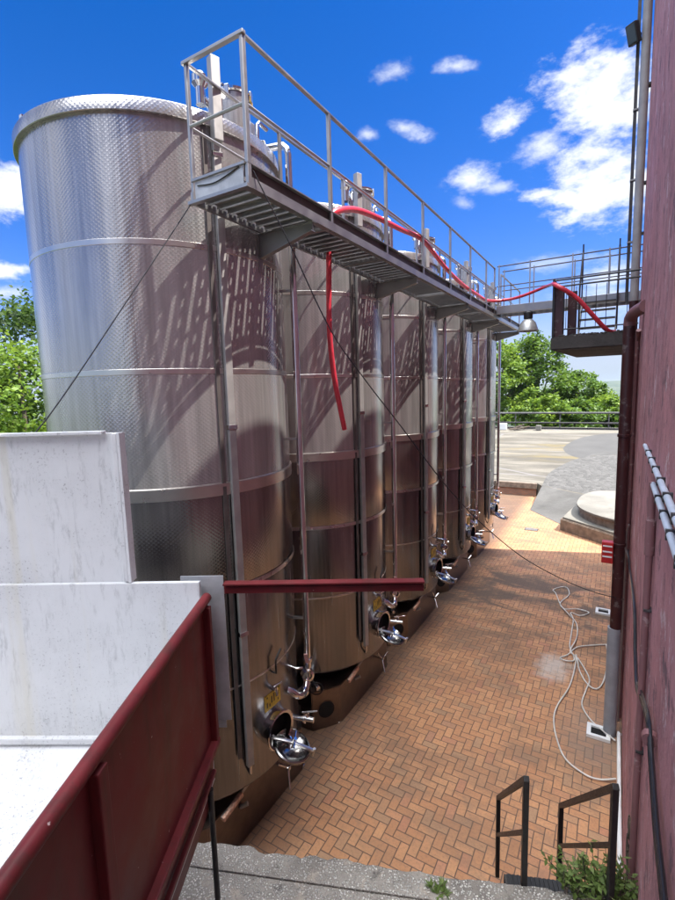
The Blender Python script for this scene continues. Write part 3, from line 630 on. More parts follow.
# ------------------------------------------------------------------ hoses and wires
m = MB(); m.tube(spline([(-3.40, 5.90, 5.16), (-3.40, 5.80, 5.45), (-3.41, 5.66, 5.95), (-3.41, 5.58, 6.55), (-3.415, 5.62, 7.40), (-3.40, 5.60, 7.66), (-3.28, 5.2, 7.66), (-3.0, 4.92, 7.70), (-2.92, 5.02, 7.80), (-2.925, 5.45, 7.95), (-2.925, 6.05, 8.04), (-2.925, 6.92, 8.11), (-2.925, 7.78, 8.19), (-2.925, 8.45, 8.10), (-2.925, 9.13, 7.98), (-2.925, 10.2, 7.88), (-2.925, 11.39, 7.86), (-2.92, 12.5, 7.88), (-2.6, 12.98, 7.93), (-2.2, 12.96, 7.97), (-1.6, 12.6, 8.06), (-1.2, 10.6, 7.72), (-1.02, 9.22, 7.44), (-.70, 9.20, 7.20), (-.45, 9.28, 6.90), (-.22, 9.45, 6.63), (-.1, 9.7, 6.60)], 6), .037, 14)
hs = m.build('red_hose', M['red_hose']); tag(hs, 'thick red wine hose draped on the catwalk rail with one end hanging by the tanks', 'hose')
hs.data.materials.append(M['black_hole'])
def wire(pts, r, label, mat='cable_black'):
    return tag(MB().tube(spline(pts, 5), r, 6).build('steel_wire', M[mat]), label, 'wire')
wire([(-3.57, 3.37, 7.50), (-3.72, 2.72, 6.55), (-3.92, 2.05, 5.56), (-4.0, 1.7, 5.2)], .0055, 'thin dark wire stretched down to the left across the nearest tank')
wire([(-2.85, 3.45, 7.66), (-2.77, 3.57, 7.39), (-2.68, 3.73, 7.07), (-2.47, 4.06, 6.31), (-2.27, 4.39, 5.82), (-2.04, 4.76, 5.32), (-1.75, 5.23, 4.67), (-1.51, 5.63, 4.2), (-1.24, 6.07, 3.76), (-.94, 6.55, 3.35), (-.5, 7.27, 2.87), (-.13, 7.87, 2.54), (.2, 8.4, 2.3)], .006, 'long dark wire sagging from the catwalk corner to the pipes on the pink wall')
ph = [(-.21, 9.2, .03), (-.02, 11.3, .03), (-.33, 11.09, .03), (-.58, 10.86, .03), (-.71, 10.48, .03), (-.84, 10.28, .025), (-.73, 10.22, .025), (-.58, 10.33, .03), (-.70, 10.79, .05), (-.72, 11.31, .03), (-.74, 12.2, .03), (-.82, 12.57, .03), (-.61, 12.5, .03), (-.43, 12.78, .03), (-.70, 12.84, .04), (-1.01, 12.72, .045), (-1.27, 13.6, .03), (-1.36, 13.85, .03), (-1.09, 14.2, .03), (-.95, 13.7, .03), (-1.11, 13.0, .03), (-.90, 12.5, .05), (-.66, 12.0, .045), (-.60, 11.3, .045), (-.68, 10.6, .06), (-.55, 10.35, .05), (-.58, 9.38, .03), (-.72, 8.65, .03), (-.74, 8.2, .03), (-.64, 7.72, .03), (-.48, 7.34, .03), (-.21, 7.16, .03), (-.02, 7.16, .03), (.18, 7.27, .04)]
m = MB(); m.tube(spline(ph[1:], 7), .0125, 9)
m.tube(spline([(-.02, 11.3, .03), (.02, 10.66, .03), (-.03, 9.85, .03), (-.13, 9.48, .03), (-.29, 9.54, .03), (-.45, 9.93, .03), (-.53, 10.36, .045), (-.56, 10.5, .06)], 7), .0125, 9)
m.tube(spline([(-.52, 10.4, .05), (-.28, 9.75, .05), (-.31, 9.35, .03), (-.35, 8.85, .03), (-.2, 8.49, .03), (.0, 8.26, .045), (.17, 8.1, .05)], 7), .0125, 9)
tag(m.build('water_hose', M['white_hose']), 'long pale garden hose lying in loops on the brick paving', 'hose')

# ------------------------------------------------------------------ pink building
WX = .26
bd = thing('winery_building', 'tall pink rendered winery building filling the right side', 'building', (WX, 0, 0))
m = MB(); m.box((WX + 4, -2.05, 6.2), (8, 23.9, 12.6)); m.box((WX + 4.3, 14.05, 6.55), (7.4, 8.3, 13.3)); wl = m.build('wall', M['pink_render'], bd)
m = MB(); m.box((WX + 4, -2.05, 12.56), (8.10, 24.0, .12)); m.box((WX + 4.3, 14.1, 13.26), (7.5, 8.3, .12)); m.build('roof', M['concrete_grey'], bd)

def pipe(name, pts, r, mat, label, n=16, cat='pipe'):
    return tag(MB().tube(pts, r, n).build(name, M[mat]), label, cat)
# brown drain pipe with elbow and grey plastic foot
dp = thing('drain_pipe', 'dark brown drain pipe turning into the pink wall with a grey plastic foot', 'pipe', (.10, 8.3, 0))
MB().tube([(.10, 8.3, 1.80), (.10, 8.3, 6.58)], .082, 18).build('pipe_run', M['pipe_brown'], dp)
MB().tube([(.10, 8.3, 6.55)] + [(.10 + .10 * (1 - math.cos(t)), 8.3 - .35 * (1 - math.cos(t)), 6.60 + .12 * math.sin(t)) for t in (R(20), R(40), R(60), R(80))] + [(.27, 7.7, 6.73)], .083, 18).build('elbow', M['pipe_pink'], dp)
MB().tube([(.085, 8.3, 0), (.085, 8.3, 1.85)], .095, 18).build('plastic_foot', M['pvc_grey'], dp)
for z in (3.2, 4.9): MB().lathe([(.083, z), (.094, z + .005), (.094, z + .045), (.083, z + .05)], Matrix.Translation((.10, 8.3, 0)), n=18).build('collar', M['pipe_brown'], dp)
# upper downpipes at the corner of the building
up = thing('downpipe', 'grey downpipe running up the far corner of the pink wall to the top', 'pipe', (.165, 9.75, 0))
MB().tube([(.165, 9.75, 7.05), (.165, 9.75, 12.6)], .065, 16).build('grey_run', M['pipe_grey'], up)
MB().tube([(.165, 9.75, 2.0), (.165, 9.75, 7.1)], .07, 16).build('brown_run', M['pipe_brown'], up)
MB().tube([(.165, 9.75, 0), (.165, 9.75, 2.05)], .085, 16).build('plastic_foot', M['pvc_grey'], up)
for z in (8.2, 9.0, 10.5): MB().box((.19, 9.78, z), (.16, .12, .03)).build('clip', M['dark_steel'], up)
cdp = thing('cable_duct', 'slim dark duct beside the grey downpipe at the top of the wall', 'duct', (.05, 9.85, 6.6))
MB().box((.055, 9.85, 9.85), (.05, .05, 5.5)).build('duct_run', M['dark_steel'], cdp)
for z in (8.1, 9.1, 10.2): MB().box((.07, 9.84, z), (.09, .07, .025)).build('clip', M['pipe_grey'], cdp)
pipe('painted_conduit', [(.22, 8.75, 0.05), (.22, 8.75, 6.35), (.225, 8.6, 6.5)], .035, 'pipe_pink', 'thin pink painted conduit on the wall right behind the dark drain pipe', 12)
tp_ = thing('painted_downpipe', 'wide pink painted downpipe with socket on the nearer pink wall below the conduits', 'pipe', (.228, 3.85, 0))
MB().tube([(.228, 3.85, 1.9), (.228, 3.85, 5.02)], .024, 14).build('pipe_run', M['pipe_pink'], tp_)
MB().tube([(.228, 3.85, 4.50), (.228, 3.85, 4.75)], .031, 14).build('socket', M['pipe_pink'], tp_)
for z in (3.0, 4.1): MB().box((.235, 3.85, z), (.05, .075, .015)).build('clip', M['dark_steel'], tp_)
# two pale conduits running along the wall
for (z, x, y0, y1, lab, n_) in ((5.115, .235, .3, 5.3, 'longer upper pale conduit clipped along the pink wall', 10), (5.005, .23, .3, 3.86, 'shorter lower pale conduit clipped along the pink wall', 8)):
    cn = thing('pale_conduit', lab, 'conduit', (x, y0, z), 'pale conduits along the wall')
    MB().tube([(x, y0, z), (x, y1, z)], .018, 12).build('pipe_run', M['conduit_white'], cn)
    for i in range(n_): MB().box((x + .005, y0 + .3 + i * (y1 - y0 - .4) / n_, z), (.05, .022, .05)).build('clip', M['dark_steel'], cn)
# black cable bundle
m = MB(); cpts = [(.23, 9.6, 2.95), (.23, 7.6, 3.12), (.225, 6.9, 3.25), (.22, 5.3, 3.48), (.225, 4.9, 3.25), (.222, 4.3, 3.24), (.225, 3.7, 3.5), (.225, 3.06, 3.74), (.228, 2.81, 3.69), (.228, 2.39, 3.66), (.228, 1.99, 3.71), (.23, 1.2, 3.75)]
m.tube(spline(cpts, 5), .014, 8); m.tube(spline([(x - .004, y + .02, z - .024) for x, y, z in cpts], 5), .010, 8); m.tube(spline([(x, y, z + .022 + .012 * math.sin(y * 9)) for x, y, z in cpts[5:]], 5), .008, 8)
cb = m.build('cable_bundle', M['cable_black']); tag(cb, 'bundle of black cables sagging along the pink wall', 'cable')
MB().tube([(.225, 2.98, 3.72), (.225, 2.93, 3.72)], .04, 12).build('clip', M['pipe_pink'], cb)
wpz = pipe('white_pipe', [(.235, 8.22, .10), (.215, 8.25, .10), (.215, 8.2, .10), (.225, 5.6, .10)], .028, 'white_plastic', 'white plastic pipe lying along the foot of the pink wall', 12)
pipe('thin_conduit', [(.20, 8.55, .1), (.20, 8.55, 3.4), (.22, 8.5, 3.5)], .012, 'pipe_grey', 'thin grey cable tube standing between the two plastic drain feet', 8)
# red box on the drain pipe
rb = thing('red_box', 'small red striped box fixed to the dark drain pipe', 'box', (-.05, 8.3, 2.9))
MB().box((-.055, 8.3, 3.08), (.16, .14, .34), bev=.012).build('case', M['box_red'], rb)
for z in (3.02, 3.10, 3.19): MB().box((-.055, 8.226, z), (.13, .006, .022)).build('stripe', M['white_plastic'], rb)
MB().tube([(.02, 8.25, 3.22), (.16, 8.26, 3.22), (.22, 8.3, 3.05)], .008, 6).build('cord', M['pipe_grey'], rb)
# floodlight high on the duct
fl = thing('floodlight', 'black floodlight fixed high on the duct at the wall corner', 'floodlight', (0, 9.75, 11.1))
rt_ = Euler((R(20), 0, R(-35))).to_matrix()
MB().box((-.015, 9.70, 11.30), (.17, .11, .30), rt_, .015).build('housing', M['black_iron'], fl)
MB().box(tuple(Vector((-.015, 9.70, 11.30)) + rt_ @ Vector((0, -.058, 0))), (.135, .006, .25), rt_).build('glass', M['glass_dark'], fl)
MB().bar((.0, 9.76, 11.33), (.08, 9.84, 11.33), .05, .04).build('arm', M['black_iron'], fl)
# gully boxes at the wall
for i, (x, y, lab) in enumerate(((-.07, 8.22, 'nearer pale plastic drain gully in the paving by the wall'), (-.12, 13.0, 'farther pale plastic drain gully in the paving by the wall'))):
    g = thing('drain_gully', lab, 'drain', (x, y, 0), 'plastic gullies by the wall')
    m = MB()
    for dx, dy, sx, sy in ((0, -.13, .34, .06), (0, .13, .34, .06), (-.14, 0, .06, .20), (.14, 0, .06, .20)): m.box((x + dx, y + dy, .025), (sx, sy, .05))
    m.build('rim', M['white_plastic'], g); MB().box((x, y, .012), (.22, .20, .012)).build('opening', M['black_hole'], g)

# ------------------------------------------------------------------ hopper at the left (local: x right, y away, z up)
HP = thing('grape_hopper', 'big grape receiving hopper, white inside and dark red outside', 'hopper', (0, 0, 0), None, R(28.82), False)
m = MB()
m.box((-2.95, 3.12, 4.935), (2.74, .03, 1.07), bev=.004); m.box((-2.72, 3.085, 3.83), (3.26, .035, 1.19), bev=.003)
wb = m.build('back_panel', M['white_paint'], HP)
m = MB(); m.box((-3.05, 3.09, 5.475), (2.75, .06, .022), bev=.004); m.box((-1.605, 3.098, 4.95), (.035, .05, 1.03), bev=.004); m.box((-1.575, 3.11, 4.95), (.02, .08, 1.04)); m.build('edge_trim', M['white_paint'], wb)
m = MB(); m.box((-2.86, 3.062, 3.255), (3.0, .06, .05), bev=.008); m.build('seam', M['white_paint'], wb)
r_ = random.Random(2); cp = [(-4.1 + i * .09, 3.083, 4.405 + r_.uniform(-.004, .004)) for i in range(28)]
MB().tube(cp, [.0045 * r_.uniform(.2, 1.2) for _ in cp], 5).build('rust_crack', M['bark'], wb)
m = MB(); m.face([(-4.4, 3.09, 3.235), (-1.075, 3.09, 3.235), (-1.075, 2.72, 2.98), (-4.4, 2.72, 2.98)]); m.face([(-4.4, 2.72, 2.98), (-1.075, 2.72, 2.98), (-1.075, -.6, 2.9), (-4.4, -.6, 2.9)])
m.build('floor', M['white_paint'], HP)
m = MB(); m.box((-1.0795, 1.25, 3.60), (.008, 3.66, 1.36)); m.box((-4.38, 1.25, 3.65), (.05, 3.7, 1.4)); m.build('inner_lining', M['white_paint'], HP)
m = MB(); m.box((-1.062, 1.22, 3.79), (.024, 3.66, 1.02)); m.face([(-1.050, -.6, 3.28), (-1.050, 3.04, 3.28), (-1.085, 3.04, 2.80), (-1.085, -.6, 2.80)])
sd = m.build('side_panel', M['red_paint'], HP)
m = MB(); m.tube([(-1.045, -.6, 4.315), (-1.045, 3.07, 4.315)], .034, 16); m.build('top_rail', M['red_paint'], HP)
for y, w_ in ((-.3, .07), (1.63, .07), (3.01, .05)):
    MB().box((-1.03, y, 3.785), (.05, w_, .98), bev=.006).build('rib', M['red_paint'], HP)
m = MB(); m.box((-1.03, 1.22, 3.275), (.06, 3.64, .05), bev=.008); m.build('lower_rail', M['red_paint'], HP)
m = MB(); m.bar((-1.045, -.6, 3.06), (-1.045, 3.0, 3.06), .03, .03, bev=.006); m.build('lower_rail', M['red_paint'], HP)
m = MB(); m.prism([(-1.25, 3.145), (-.945, 3.145), (-.945, 3.151), (-1.25, 3.151)], 3.34, 4.44); m.prism([(-1.25, 3.145), (-.985, 3.145), (-.985, 3.151), (-1.25, 3.151)], 3.28, 3.338); m.build('end_sheet', M['galvanised'], HP)
m = MB(); m.box((-.24, 3.17, 4.345), (1.40, .012, .075)); m.box((-.24, 3.14, 4.386), (1.40, .07, .010)); m.box((-.24, 3.145, 4.335), (1.40, .012, .05), bev=.002); m.build('support_arm', M['red_paint'], HP)
for x, y in ((-1.06, 2.93), (-1.06, -.3), (-4.2, 2.93), (-4.2, -.3)): MB().tube([(x, y, 1.84), (x, y, 2.98)], .02, 10).build('leg', M['black_iron'], HP)

# ------------------------------------------------------------------ lower terrace with stone edge, stairs, handrails
LA = R(21.6); ca, sa = math.cos(LA), math.sin(LA); LO = Vector((-.73, 3.38, 0))
def lw(x, y, z): return (LO.x + ca * x - sa * y, LO.y + sa * x + ca * y, z)
rw = thing('retaining_wall', 'low retaining wall with rough stone edge and pebbled concrete top', 'wall', (-.73, 3.38, 0))
m = MB(); m.bm.verts.ensure_lookup_table()
def ribbon(m, x0, x1, y0, y1, z0, z1, rough, n=70, seed=1):
    rr = random.Random(seed); prof = [(y0, z0), (y0, z1), ((y0 + y1) / 2, z1), (y1 - .03, z1), (y1, z1 - .03), (y1 + .01, (z0 + z1) / 2 + .3), (y1, z0)]
    rows = []
    w = [rr.uniform(-1, 1) for _ in range(n + 3)]
    for i in range(n + 1):
        x = x0 + (x1 - x0) * i / n; row = []
        for j, (y, z) in enumerate(prof):
            k_ = 0 if j in (0, 1) else rough
            row.append(m.bm.verts.new(lw(x, y + k_ * (w[i] * .6 + w[(i // 4)] * 1.2 + rr.uniform(-.4, .4)), z + (k_ * .5 * rr.uniform(-1, 1) if j in (2, 3, 4) else 0))))
        rows.append(row)
    for i in range(n):
        for j in range(len(prof) - 1):
            f = m.bm.faces.new((rows[i][j], rows[i + 1][j], rows[i + 1][j + 1], rows[i][j + 1])); f.smooth = True
    m.bm.faces.new(rows[0]); m.bm.faces.new(rows[-1][::-1])
ribbon(m, -6, 1.02, -.235, -.01, 0, 1.86, .017, 130); m.build('stone_edge', M['concrete_pebble'], rw)
m = MB()
def lpr(m, x0, x1, y0, y1, z0, z1): 
    c_ = lw((x0 + x1) / 2, (y0 + y1) / 2, (z0 + z1) / 2); m.box(c_, (x1 - x0, y1 - y0, z1 - z0), Matrix.Rotation(LA, 3, 'Z'))
lpr(m, -6, .75, -5.5, -.243, 0, 1.85); m.build('terrace_top', M['concrete_pebble'], rw)
stp = thing('steps', 'steep concrete steps going down from the stone edge to the brick yard', 'steps', lw(.55, .6, 0))
for i, z in enumerate((1.60, 1.18, .76, .36)):
    m = MB(); lpr(m, .16, .98, .0 + .27 * i, .27 * (i + 1), 0, z); m.build('step', M['concrete_slab'], stp)
mat_ = MB()
for i in range(22): lpr(mat_, .19 + i * .035, .19 + i * .035 + .02, .02, .255, 1.612, 1.625)
lpr(mat_, .18, .97, .015, .262, 1.602, 1.613); tag(mat_.build('door_mat', M['rubber']), 'dark ribbed rubber mat on the top step', 'mat')
def handrail(label, n0, n1, zb0, zb1):
    h = thing('handrail', label, 'handrail', (n0[0], n0[1], zb0), 'black iron handrails of the steps')
    n0, n1 = Vector(n0), Vector(n1)
    MB().box((n0.x, n0.y, (zb0 + n0.z) / 2), (.042, .042, n0.z - zb0), Matrix.Rotation(LA, 3, 'Z'), .004).build('post', M['black_iron'], h)
    MB().box((n1.x, n1.y, (zb1 + n1.z) / 2), (.042, .042, n1.z - zb1), Matrix.Rotation(LA, 3, 'Z'), .004).build('post', M['black_iron'], h)
    MB().bar(n0 + (n0 - n1).normalized() * .02, n1 - (n0 - n1).normalized() * .02, .042, .042, bev=.004).build('top_rail', M['black_iron'], h)
    MB().bar(n0 - Vector((0, 0, .45)), n1 - Vector((0, 0, .45)), .034, .034, bev=.003).build('mid_rail', M['black_iron'], h)
    return h
handrail('smaller left black iron handrail standing on the stone edge', (-.49, 3.47, 2.745), (-.955, 4.80, 1.265), 1.63, .30)
handrail('right black iron handrail next to the pink wall, in the weeds', (.085, 3.47, 2.935), (-.335, 4.72, 1.53), 1.84, .30)

# ------------------------------------------------------------------ plants
def leaf(m, p, d, n_, L, w):
    d = d.normalized(); s_ = d.cross(n_)
    if s_.length < 1e-4: s_ = d.orthogonal()
    s_.normalize()
    m.bm.faces.new([m.bm.verts.new(q) for q in (p, p + d * L * .45 + s_ * w * .5, p + d * L, p + d * L * .45 - s_ * w * .5)])
def rvec(r_): 
    while True:
        v = Vector((r_.uniform(-1, 1), r_.uniform(-1, 1), r_.uniform(-1, 1)))
        if .05 < v.length < 1: return v.normalized()
def weed(loc, h, n_st, label, seed, spread=.25):
    r_ = random.Random(seed); t_ = thing('weed', label, 'plant', loc, 'weeds by the steps'); st = MB(); lf = MB(); L = Vector(loc)
    for i in range(n_st):
        a = r_.uniform(0, 6.28); lean = r_.uniform(.1, 1.0) * spread; hh = h * r_.uniform(.45, 1.0)
        b = L + Vector((r_.uniform(-1, 1) * spread * .6, r_.uniform(-1, 1) * spread * .4, 0)); e = b + Vector((math.cos(a) * lean, math.sin(a) * lean, hh))
        pts = [b, b.lerp(e, .5) + Vector((0, 0, hh * .08)), e]; st.tube(pts, [.005, .004, .002], 5)
        for j in range(16):
            t = .15 + .85 * j / 15; p = b.lerp(e, t) + Vector((0, 0, hh * .1 * math.sin(t * 3.1)))
            d = rvec(r_); d.z = abs(d.z) * .5 - .1
            leaf(lf, p, d, Vector((0, 0, 1)) + rvec(r_) * .6, r_.uniform(.035, .075), r_.uniform(.015, .028))
    lf.build('leaves', M['leaf_weed'], t_, recalc=False); st.build('stems', M['bark'], t_)
weed(lw(.80, -.06, 1.86), .34, 26, 'dense leafy weed at the foot of the right handrail', 3, .20)
weed(lw(.60, -.02, 1.84), .24, 16, 'lower weed spreading over the stone edge near the mat', 5, .20)
weed((.15, 3.62, 1.84), .42, 18, 'tall weed climbing against the pink wall foot', 8, .10)
weed(lw(-.42, -.16, 1.85), .02, 4, 'tiny tuft of green growing in the crack of the stone edge', 9, .07)
m = MB(); r_ = random.Random(12)
for q in range(7):
    y = 3.95 - .02 * q; m.tube(spline([(.22 + r_.uniform(-.03, .01), 3.9 + r_.uniform(-.06, .06), 1.85 + .5 * j / 5 + r_.uniform(-.03, .03)) for j in range(6)], 4), .006, 5)
tag(m.build('dry_vine', M['bark']), 'dry dark vine stems tangled at the foot of the pink downpipe', 'plant')

def make_tree(name, label, loc, H_, cr, ch, mat, seed, n_cl=60, per=70, lsz=.28, group=None, trunk_h=None):
    """tapered trunk with limbs, crown of leaf clumps spread through an uneven volume"""
    r_ = random.Random(seed); t_ = thing(name, label, 'tree', loc, group); L = Vector(loc); tr = MB(); lf = MB()
    th = trunk_h or H_ * .45; cz = L.z + H_ - ch
    tr.tube([L + Vector((0, 0, -.3)), L + Vector((.1, .05, th * .5)), L + Vector((-.05, .1, th)), L + Vector((.05, 0, H_ * .85))], [.04 * H_ * .55, .035 * H_ * .5, .028 * H_ * .5, .04], 9)
    for i in range(n_cl):
        u = rvec(r_); rad = r_.uniform(.45, 1.0) ** .6; bulge = 1 + .28 * math.sin(3 * math.atan2(u.y, u.x) + seed) + .2 * math.sin(5 * u.z + seed * 2)
        c = Vector((L.x + u.x * cr * rad * bulge, L.y + u.y * cr * rad * bulge, cz + u.z * ch * rad * (.9 + .15 * r_.random())))
        if i < 14: tr.tube([L + Vector((0, 0, th * r_.uniform(.55, 1.1))), (L + Vector((0, 0, th))).lerp(c, .55) + Vector((0, 0, -.2)), c], [.045 * H_ * .2, .03 * H_ * .16, .02], 6)
        cs = cr * r_.uniform(.18, .34)
        for j in range(per):
            v = rvec(r_) * (r_.random() ** .45); p = c + Vector((v.x * cs, v.y * cs, v.z * cs * .75))
            d = rvec(r_); d.z = d.z * .6 - .15
            leaf(lf, p, d, Vector((0, 0, 1)) + rvec(r_) * .9, lsz * r_.uniform(.6, 1.25), lsz * r_.uniform(.45, .75))
    lf.build('crown', M[mat], t_, recalc=False); tr.build('trunk', M['bark'], t_)
    return t_
GB = 'trees beyond the far railing'
make_tree('broadleaf_tree', 'tall mid green tree rising behind the dome lamp beyond the railing', (-7.9, 58, -1.0), 12.7, 3.7, 5.0, 'leaf_mid', 11, 112, 80, .44, GB)
make_tree('broadleaf_tree', 'lighter green tree right next to the end of the tank row', (-11.0, 54, -.5), 11.0, 3.2, 4.6, 'leaf_light', 23, 95, 80, .42, GB)
make_tree('broadleaf_tree', 'rounded green tree under the balcony slab beyond the railing', (-3.9, 60, -1.2), 8.6, 2.7, 3.4, 'leaf_mid', 31, 110, 90, .42, GB)
make_tree('leafy_bush', 'low bright bush right of the trees under the distant hills', (-1.0, 56, -1.0), 5.6, 2.4, 2.5, 'leaf_light', 37, 100, 90, .38, GB, 1.0)
make_tree('leafy_bush', 'low bush in front of the tall tree just behind the railing', (-7.0, 51, -.3), 5.2, 2.6, 2.5, 'leaf_light', 41, 100, 90, .38, GB, 1.0)
make_tree('leafy_bush', 'darker bush behind the railing below the rounded tree', (-3.6, 52, -.3), 4.6, 2.6, 2.2, 'leaf_mid', 43, 100, 90, .38, GB, 1.0)
make_tree('leafy_bush', 'far right bush partly hidden by the dark drain pipe', (2.4, 54, -.3), 5.0, 2.6, 2.4, 'leaf_mid', 47, 100, 90, .38, GB, 1.0)
GL = 'trees left of the tanks'
make_tree('broadleaf_tree', 'dark green tree at the left behind the nearest tank', (-22.5, 12.2, -.05), 10.9, 4.2, 5.2, 'leaf_dark', 53, 130, 110, .26, GL)
make_tree('leafy_bush', 'bright yellow green leafy bush in front of the dark tree at left', (-18.0, 8.6, -.05), 8.2, 3.0, 3.6, 'leaf_light', 59, 110, 120, .20, GL, 2.0)
make_tree('broadleaf_tree', 'green tree at the left frame edge beside the bright bush', (-21.0, 6.0, -.05), 9.4, 3.6, 4.6, 'leaf_mid', 61, 100, 90, .24, GL)

# ------------------------------------------------------------------ railing and bits at the far edge of the terrace
FY = 44.0; fz = tzz(FY)
fe = thing('pipe_railing', 'low grey pipe railing along the far edge of the terrace', 'railing', (-6, FY, fz))
MB().tube([(-16, FY, fz + 1.36), (7, FY, fz + 1.36)], .085, 12).build('top_rail', M['fence_grey'], fe)
MB().tube([(-16, FY, fz + .52), (7, FY, fz + .52)], .07, 12).build('mid_rail', M['dark_steel'], fe)
MB().box((-4.5, FY + .1, fz + .04), (23, .3, .16)).build('kerb', M['dark_steel'], fe)
for i in range(7): MB().tube([(-15 + i * 3.6, FY + .06, fz), (-15 + i * 3.6, FY + .06, fz + 1.3)], .045, 10).build('post', M['fence_grey'], fe)
tag(MB().box((-8.75, 43.2, tzz(43.2) + .28), (.75, .5, .56), bev=.03).build('white_crate', M['white_plastic']), 'white crate on the far terrace beside the tanks', 'crate')
m = MB(); r_ = random.Random(4)
for i in range(9): m.tube([(-7.6 + r_.uniform(-.7, .7), 42.9 + r_.uniform(-.5, .5), tzz(43) + .1), (-7.4 + r_.uniform(-1, 1), 43 + r_.uniform(-.5, .5), tzz(43) + r_.uniform(.1, .5))], .06, 6)
tag(m.build('log_pile', M['bark']), 'small pile of cut wood on the far terrace', 'wood pile')
tag(MB().box((-5.75, 43.1, tzz(43.1) + .22), (.42, .4, .44), bev=.04).build('stone_lump', M['concrete_white']), 'pale block of stone on the far terrace in front of the railing', 'stone')
# slim poles standing behind the last tank
for i, (x, y, h_, lab) in enumerate(((-4.62, 19.4, 7.6, 'left thin steel ladder rail behind the last tank'), (-4.25, 19.4, 7.6, 'right thin steel ladder rail behind the last tank'))):
    tag(MB().tube([(x, y, 0), (x, y, h_)], .022, 8).build('steel_pole', M['steel_walk']), lab, 'pole')

# ------------------------------------------------------------------ world: sky with clouds, sun
w = bpy.data.worlds.new('World'); sc.world = w; w.use_nodes = True; nt = w.node_tree; nt.nodes.clear()
sv = Vector((1.0, .34, 1.90)).normalized(); el = math.asin(sv.z); az = math.atan2(sv.x, sv.y)
def N(typ, **kw):
    x = nt.nodes.new(typ)
    for k_, v_ in kw.items(): setattr(x, k_, v_)
    return x
def LK(a, b): nt.links.new(a, b)
def mth(op, a, b=None, clamp=False):
    x = N('ShaderNodeMath', operation=op, use_clamp=clamp)
    for s_, v_ in zip(x.inputs, (a, b)):
        if v_ is None: continue
        if isinstance(v_, (int, float)): s_.default_value = v_
        else: LK(v_, s_)
    return x.outputs[0]
sky = N('ShaderNodeTexSky'); sky.sky_type = 'NISHITA'; sky.sun_disc = False; sky.sun_elevation = el; sky.sun_rotation = az
sky.air_density = 1.0; sky.dust_density = .35; sky.ozone_density = 3.0
tc = N('ShaderNodeTexCoord'); dirv = tc.outputs['Generated']
mpc = N('ShaderNodeMapping'); LK(dirv, mpc.inputs[0]); mpc.inputs['Rotation'].default_value = (0, R(32), 0); mpc.inputs['Scale'].default_value = (1, 1, 2.0)
nz = N('ShaderNodeTexNoise'); LK(mpc.outputs[0], nz.inputs['Vector']); nz.inputs['Scale'].default_value = 8.0; nz.inputs['Detail'].default_value = 9; nz.inputs['Roughness'].default_value = .62
nz2 = N('ShaderNodeTexNoise'); LK(mpc.outputs[0], nz2.inputs['Vector']); nz2.inputs['Scale'].default_value = 26.0; nz2.inputs['Detail'].default_value = 8; nz2.inputs['Roughness'].default_value = .65
wob = mth('ADD', mth('MULTIPLY', mth('SUBTRACT', nz.outputs['Fac'], .5), 2.4), mth('MULTIPLY', mth('SUBTRACT', nz2.outputs['Fac'], .5), 1.5))
CL = [
((-0.036, 0.895, 0.444), (10.28, -3.37, 6.6), -0.454, (5.6, 4.66, -9.64), -0.306, 1.0),
((-0.041, 0.933, 0.358), (12.22, -1.13, 3.13), -0.428, (.38, 3.96, -11.1), -0.287, 1.0),
((-0.172, 0.88, 0.443), (19.88, -0.38, 7.42), -0.462, (3.38, 17.85, -34.83), -0.297, 1.0),
((-0.122, 0.91, 0.396), (20.02, -1.48, 8.43), -0.448, (5.83, 12.77, -28.45), -0.366, 0.9),
((-0.08, 0.944, 0.319), (11.24, 0.49, -0.19), -0.501, (-13.16, 16.09, -50.94), 0.015, 1.0),
((-0.244, 0.896, 0.37), (22.7, 3.19, 5.97), -0.464, (0.6, 15.38, -37.84), -0.365, 0.9),
((-0.195, 0.915, 0.353), (33.71, 4.32, 6.1), -0.481, (-4.98, 30.85, -83.42), -0.281, 0.6),
((-0.336, 0.784, 0.522), (29.9, 8.77, 5.15), -0.476, (-11.15, 34.03, -58.9), -0.339, 0.6),
((-0.245, 0.82, 0.517), (26.33, 6.44, 1.31), -0.488, (-22.12, 40.07, -74.4), -0.22, 0.75),
((-0.333, 0.828, 0.451), (19.85, 11.26, -7.1), -0.503, (-30.56, 19.28, -59.09), -0.526, 0.75),
((-0.397, 0.8, 0.45), (39.2, 19.48, -1.1), -0.491, (-21.21, 31.49, -75.79), -0.466, 0.7),
((-0.26, 0.905, 0.337), (45.56, 12.57, 0.04), -0.47, (-15.42, 21.84, -71.68), -0.409, 0.5),
((-0.848, 0.415, 0.329), (9.32, 20.07, -3.27), -0.665, (-5.54, 6.34, -24.41), -0.706, 1.1),
((-0.883, 0.418, 0.215), (10.07, 21.69, -3.42), -0.553, (-11.4, 9.41, -68.98), -0.808, 1.0),
((-0.892, 0.416, 0.18), (11.47, 24.97, -3.89), -0.545, (-11.07, 7.59, -76.54), -0.755, 0.8),
((-0.1, 0.97, 0.222), (10.79, 0.36, 1.06), -0.497, (-3.77, 12.54, -56.92), -0.092, 0.45),
((-0.035, 0.988, 0.15), (11.32, -0.28, 1.21), -0.488, (-0.83, 5.07, -35.58), -0.297, 0.6),
((-0.021, 0.982, 0.19), (13.93, -0.61, 2.15), -0.486, (0.44, 7.74, -41.47), -0.286, 0.7)]
cov = None
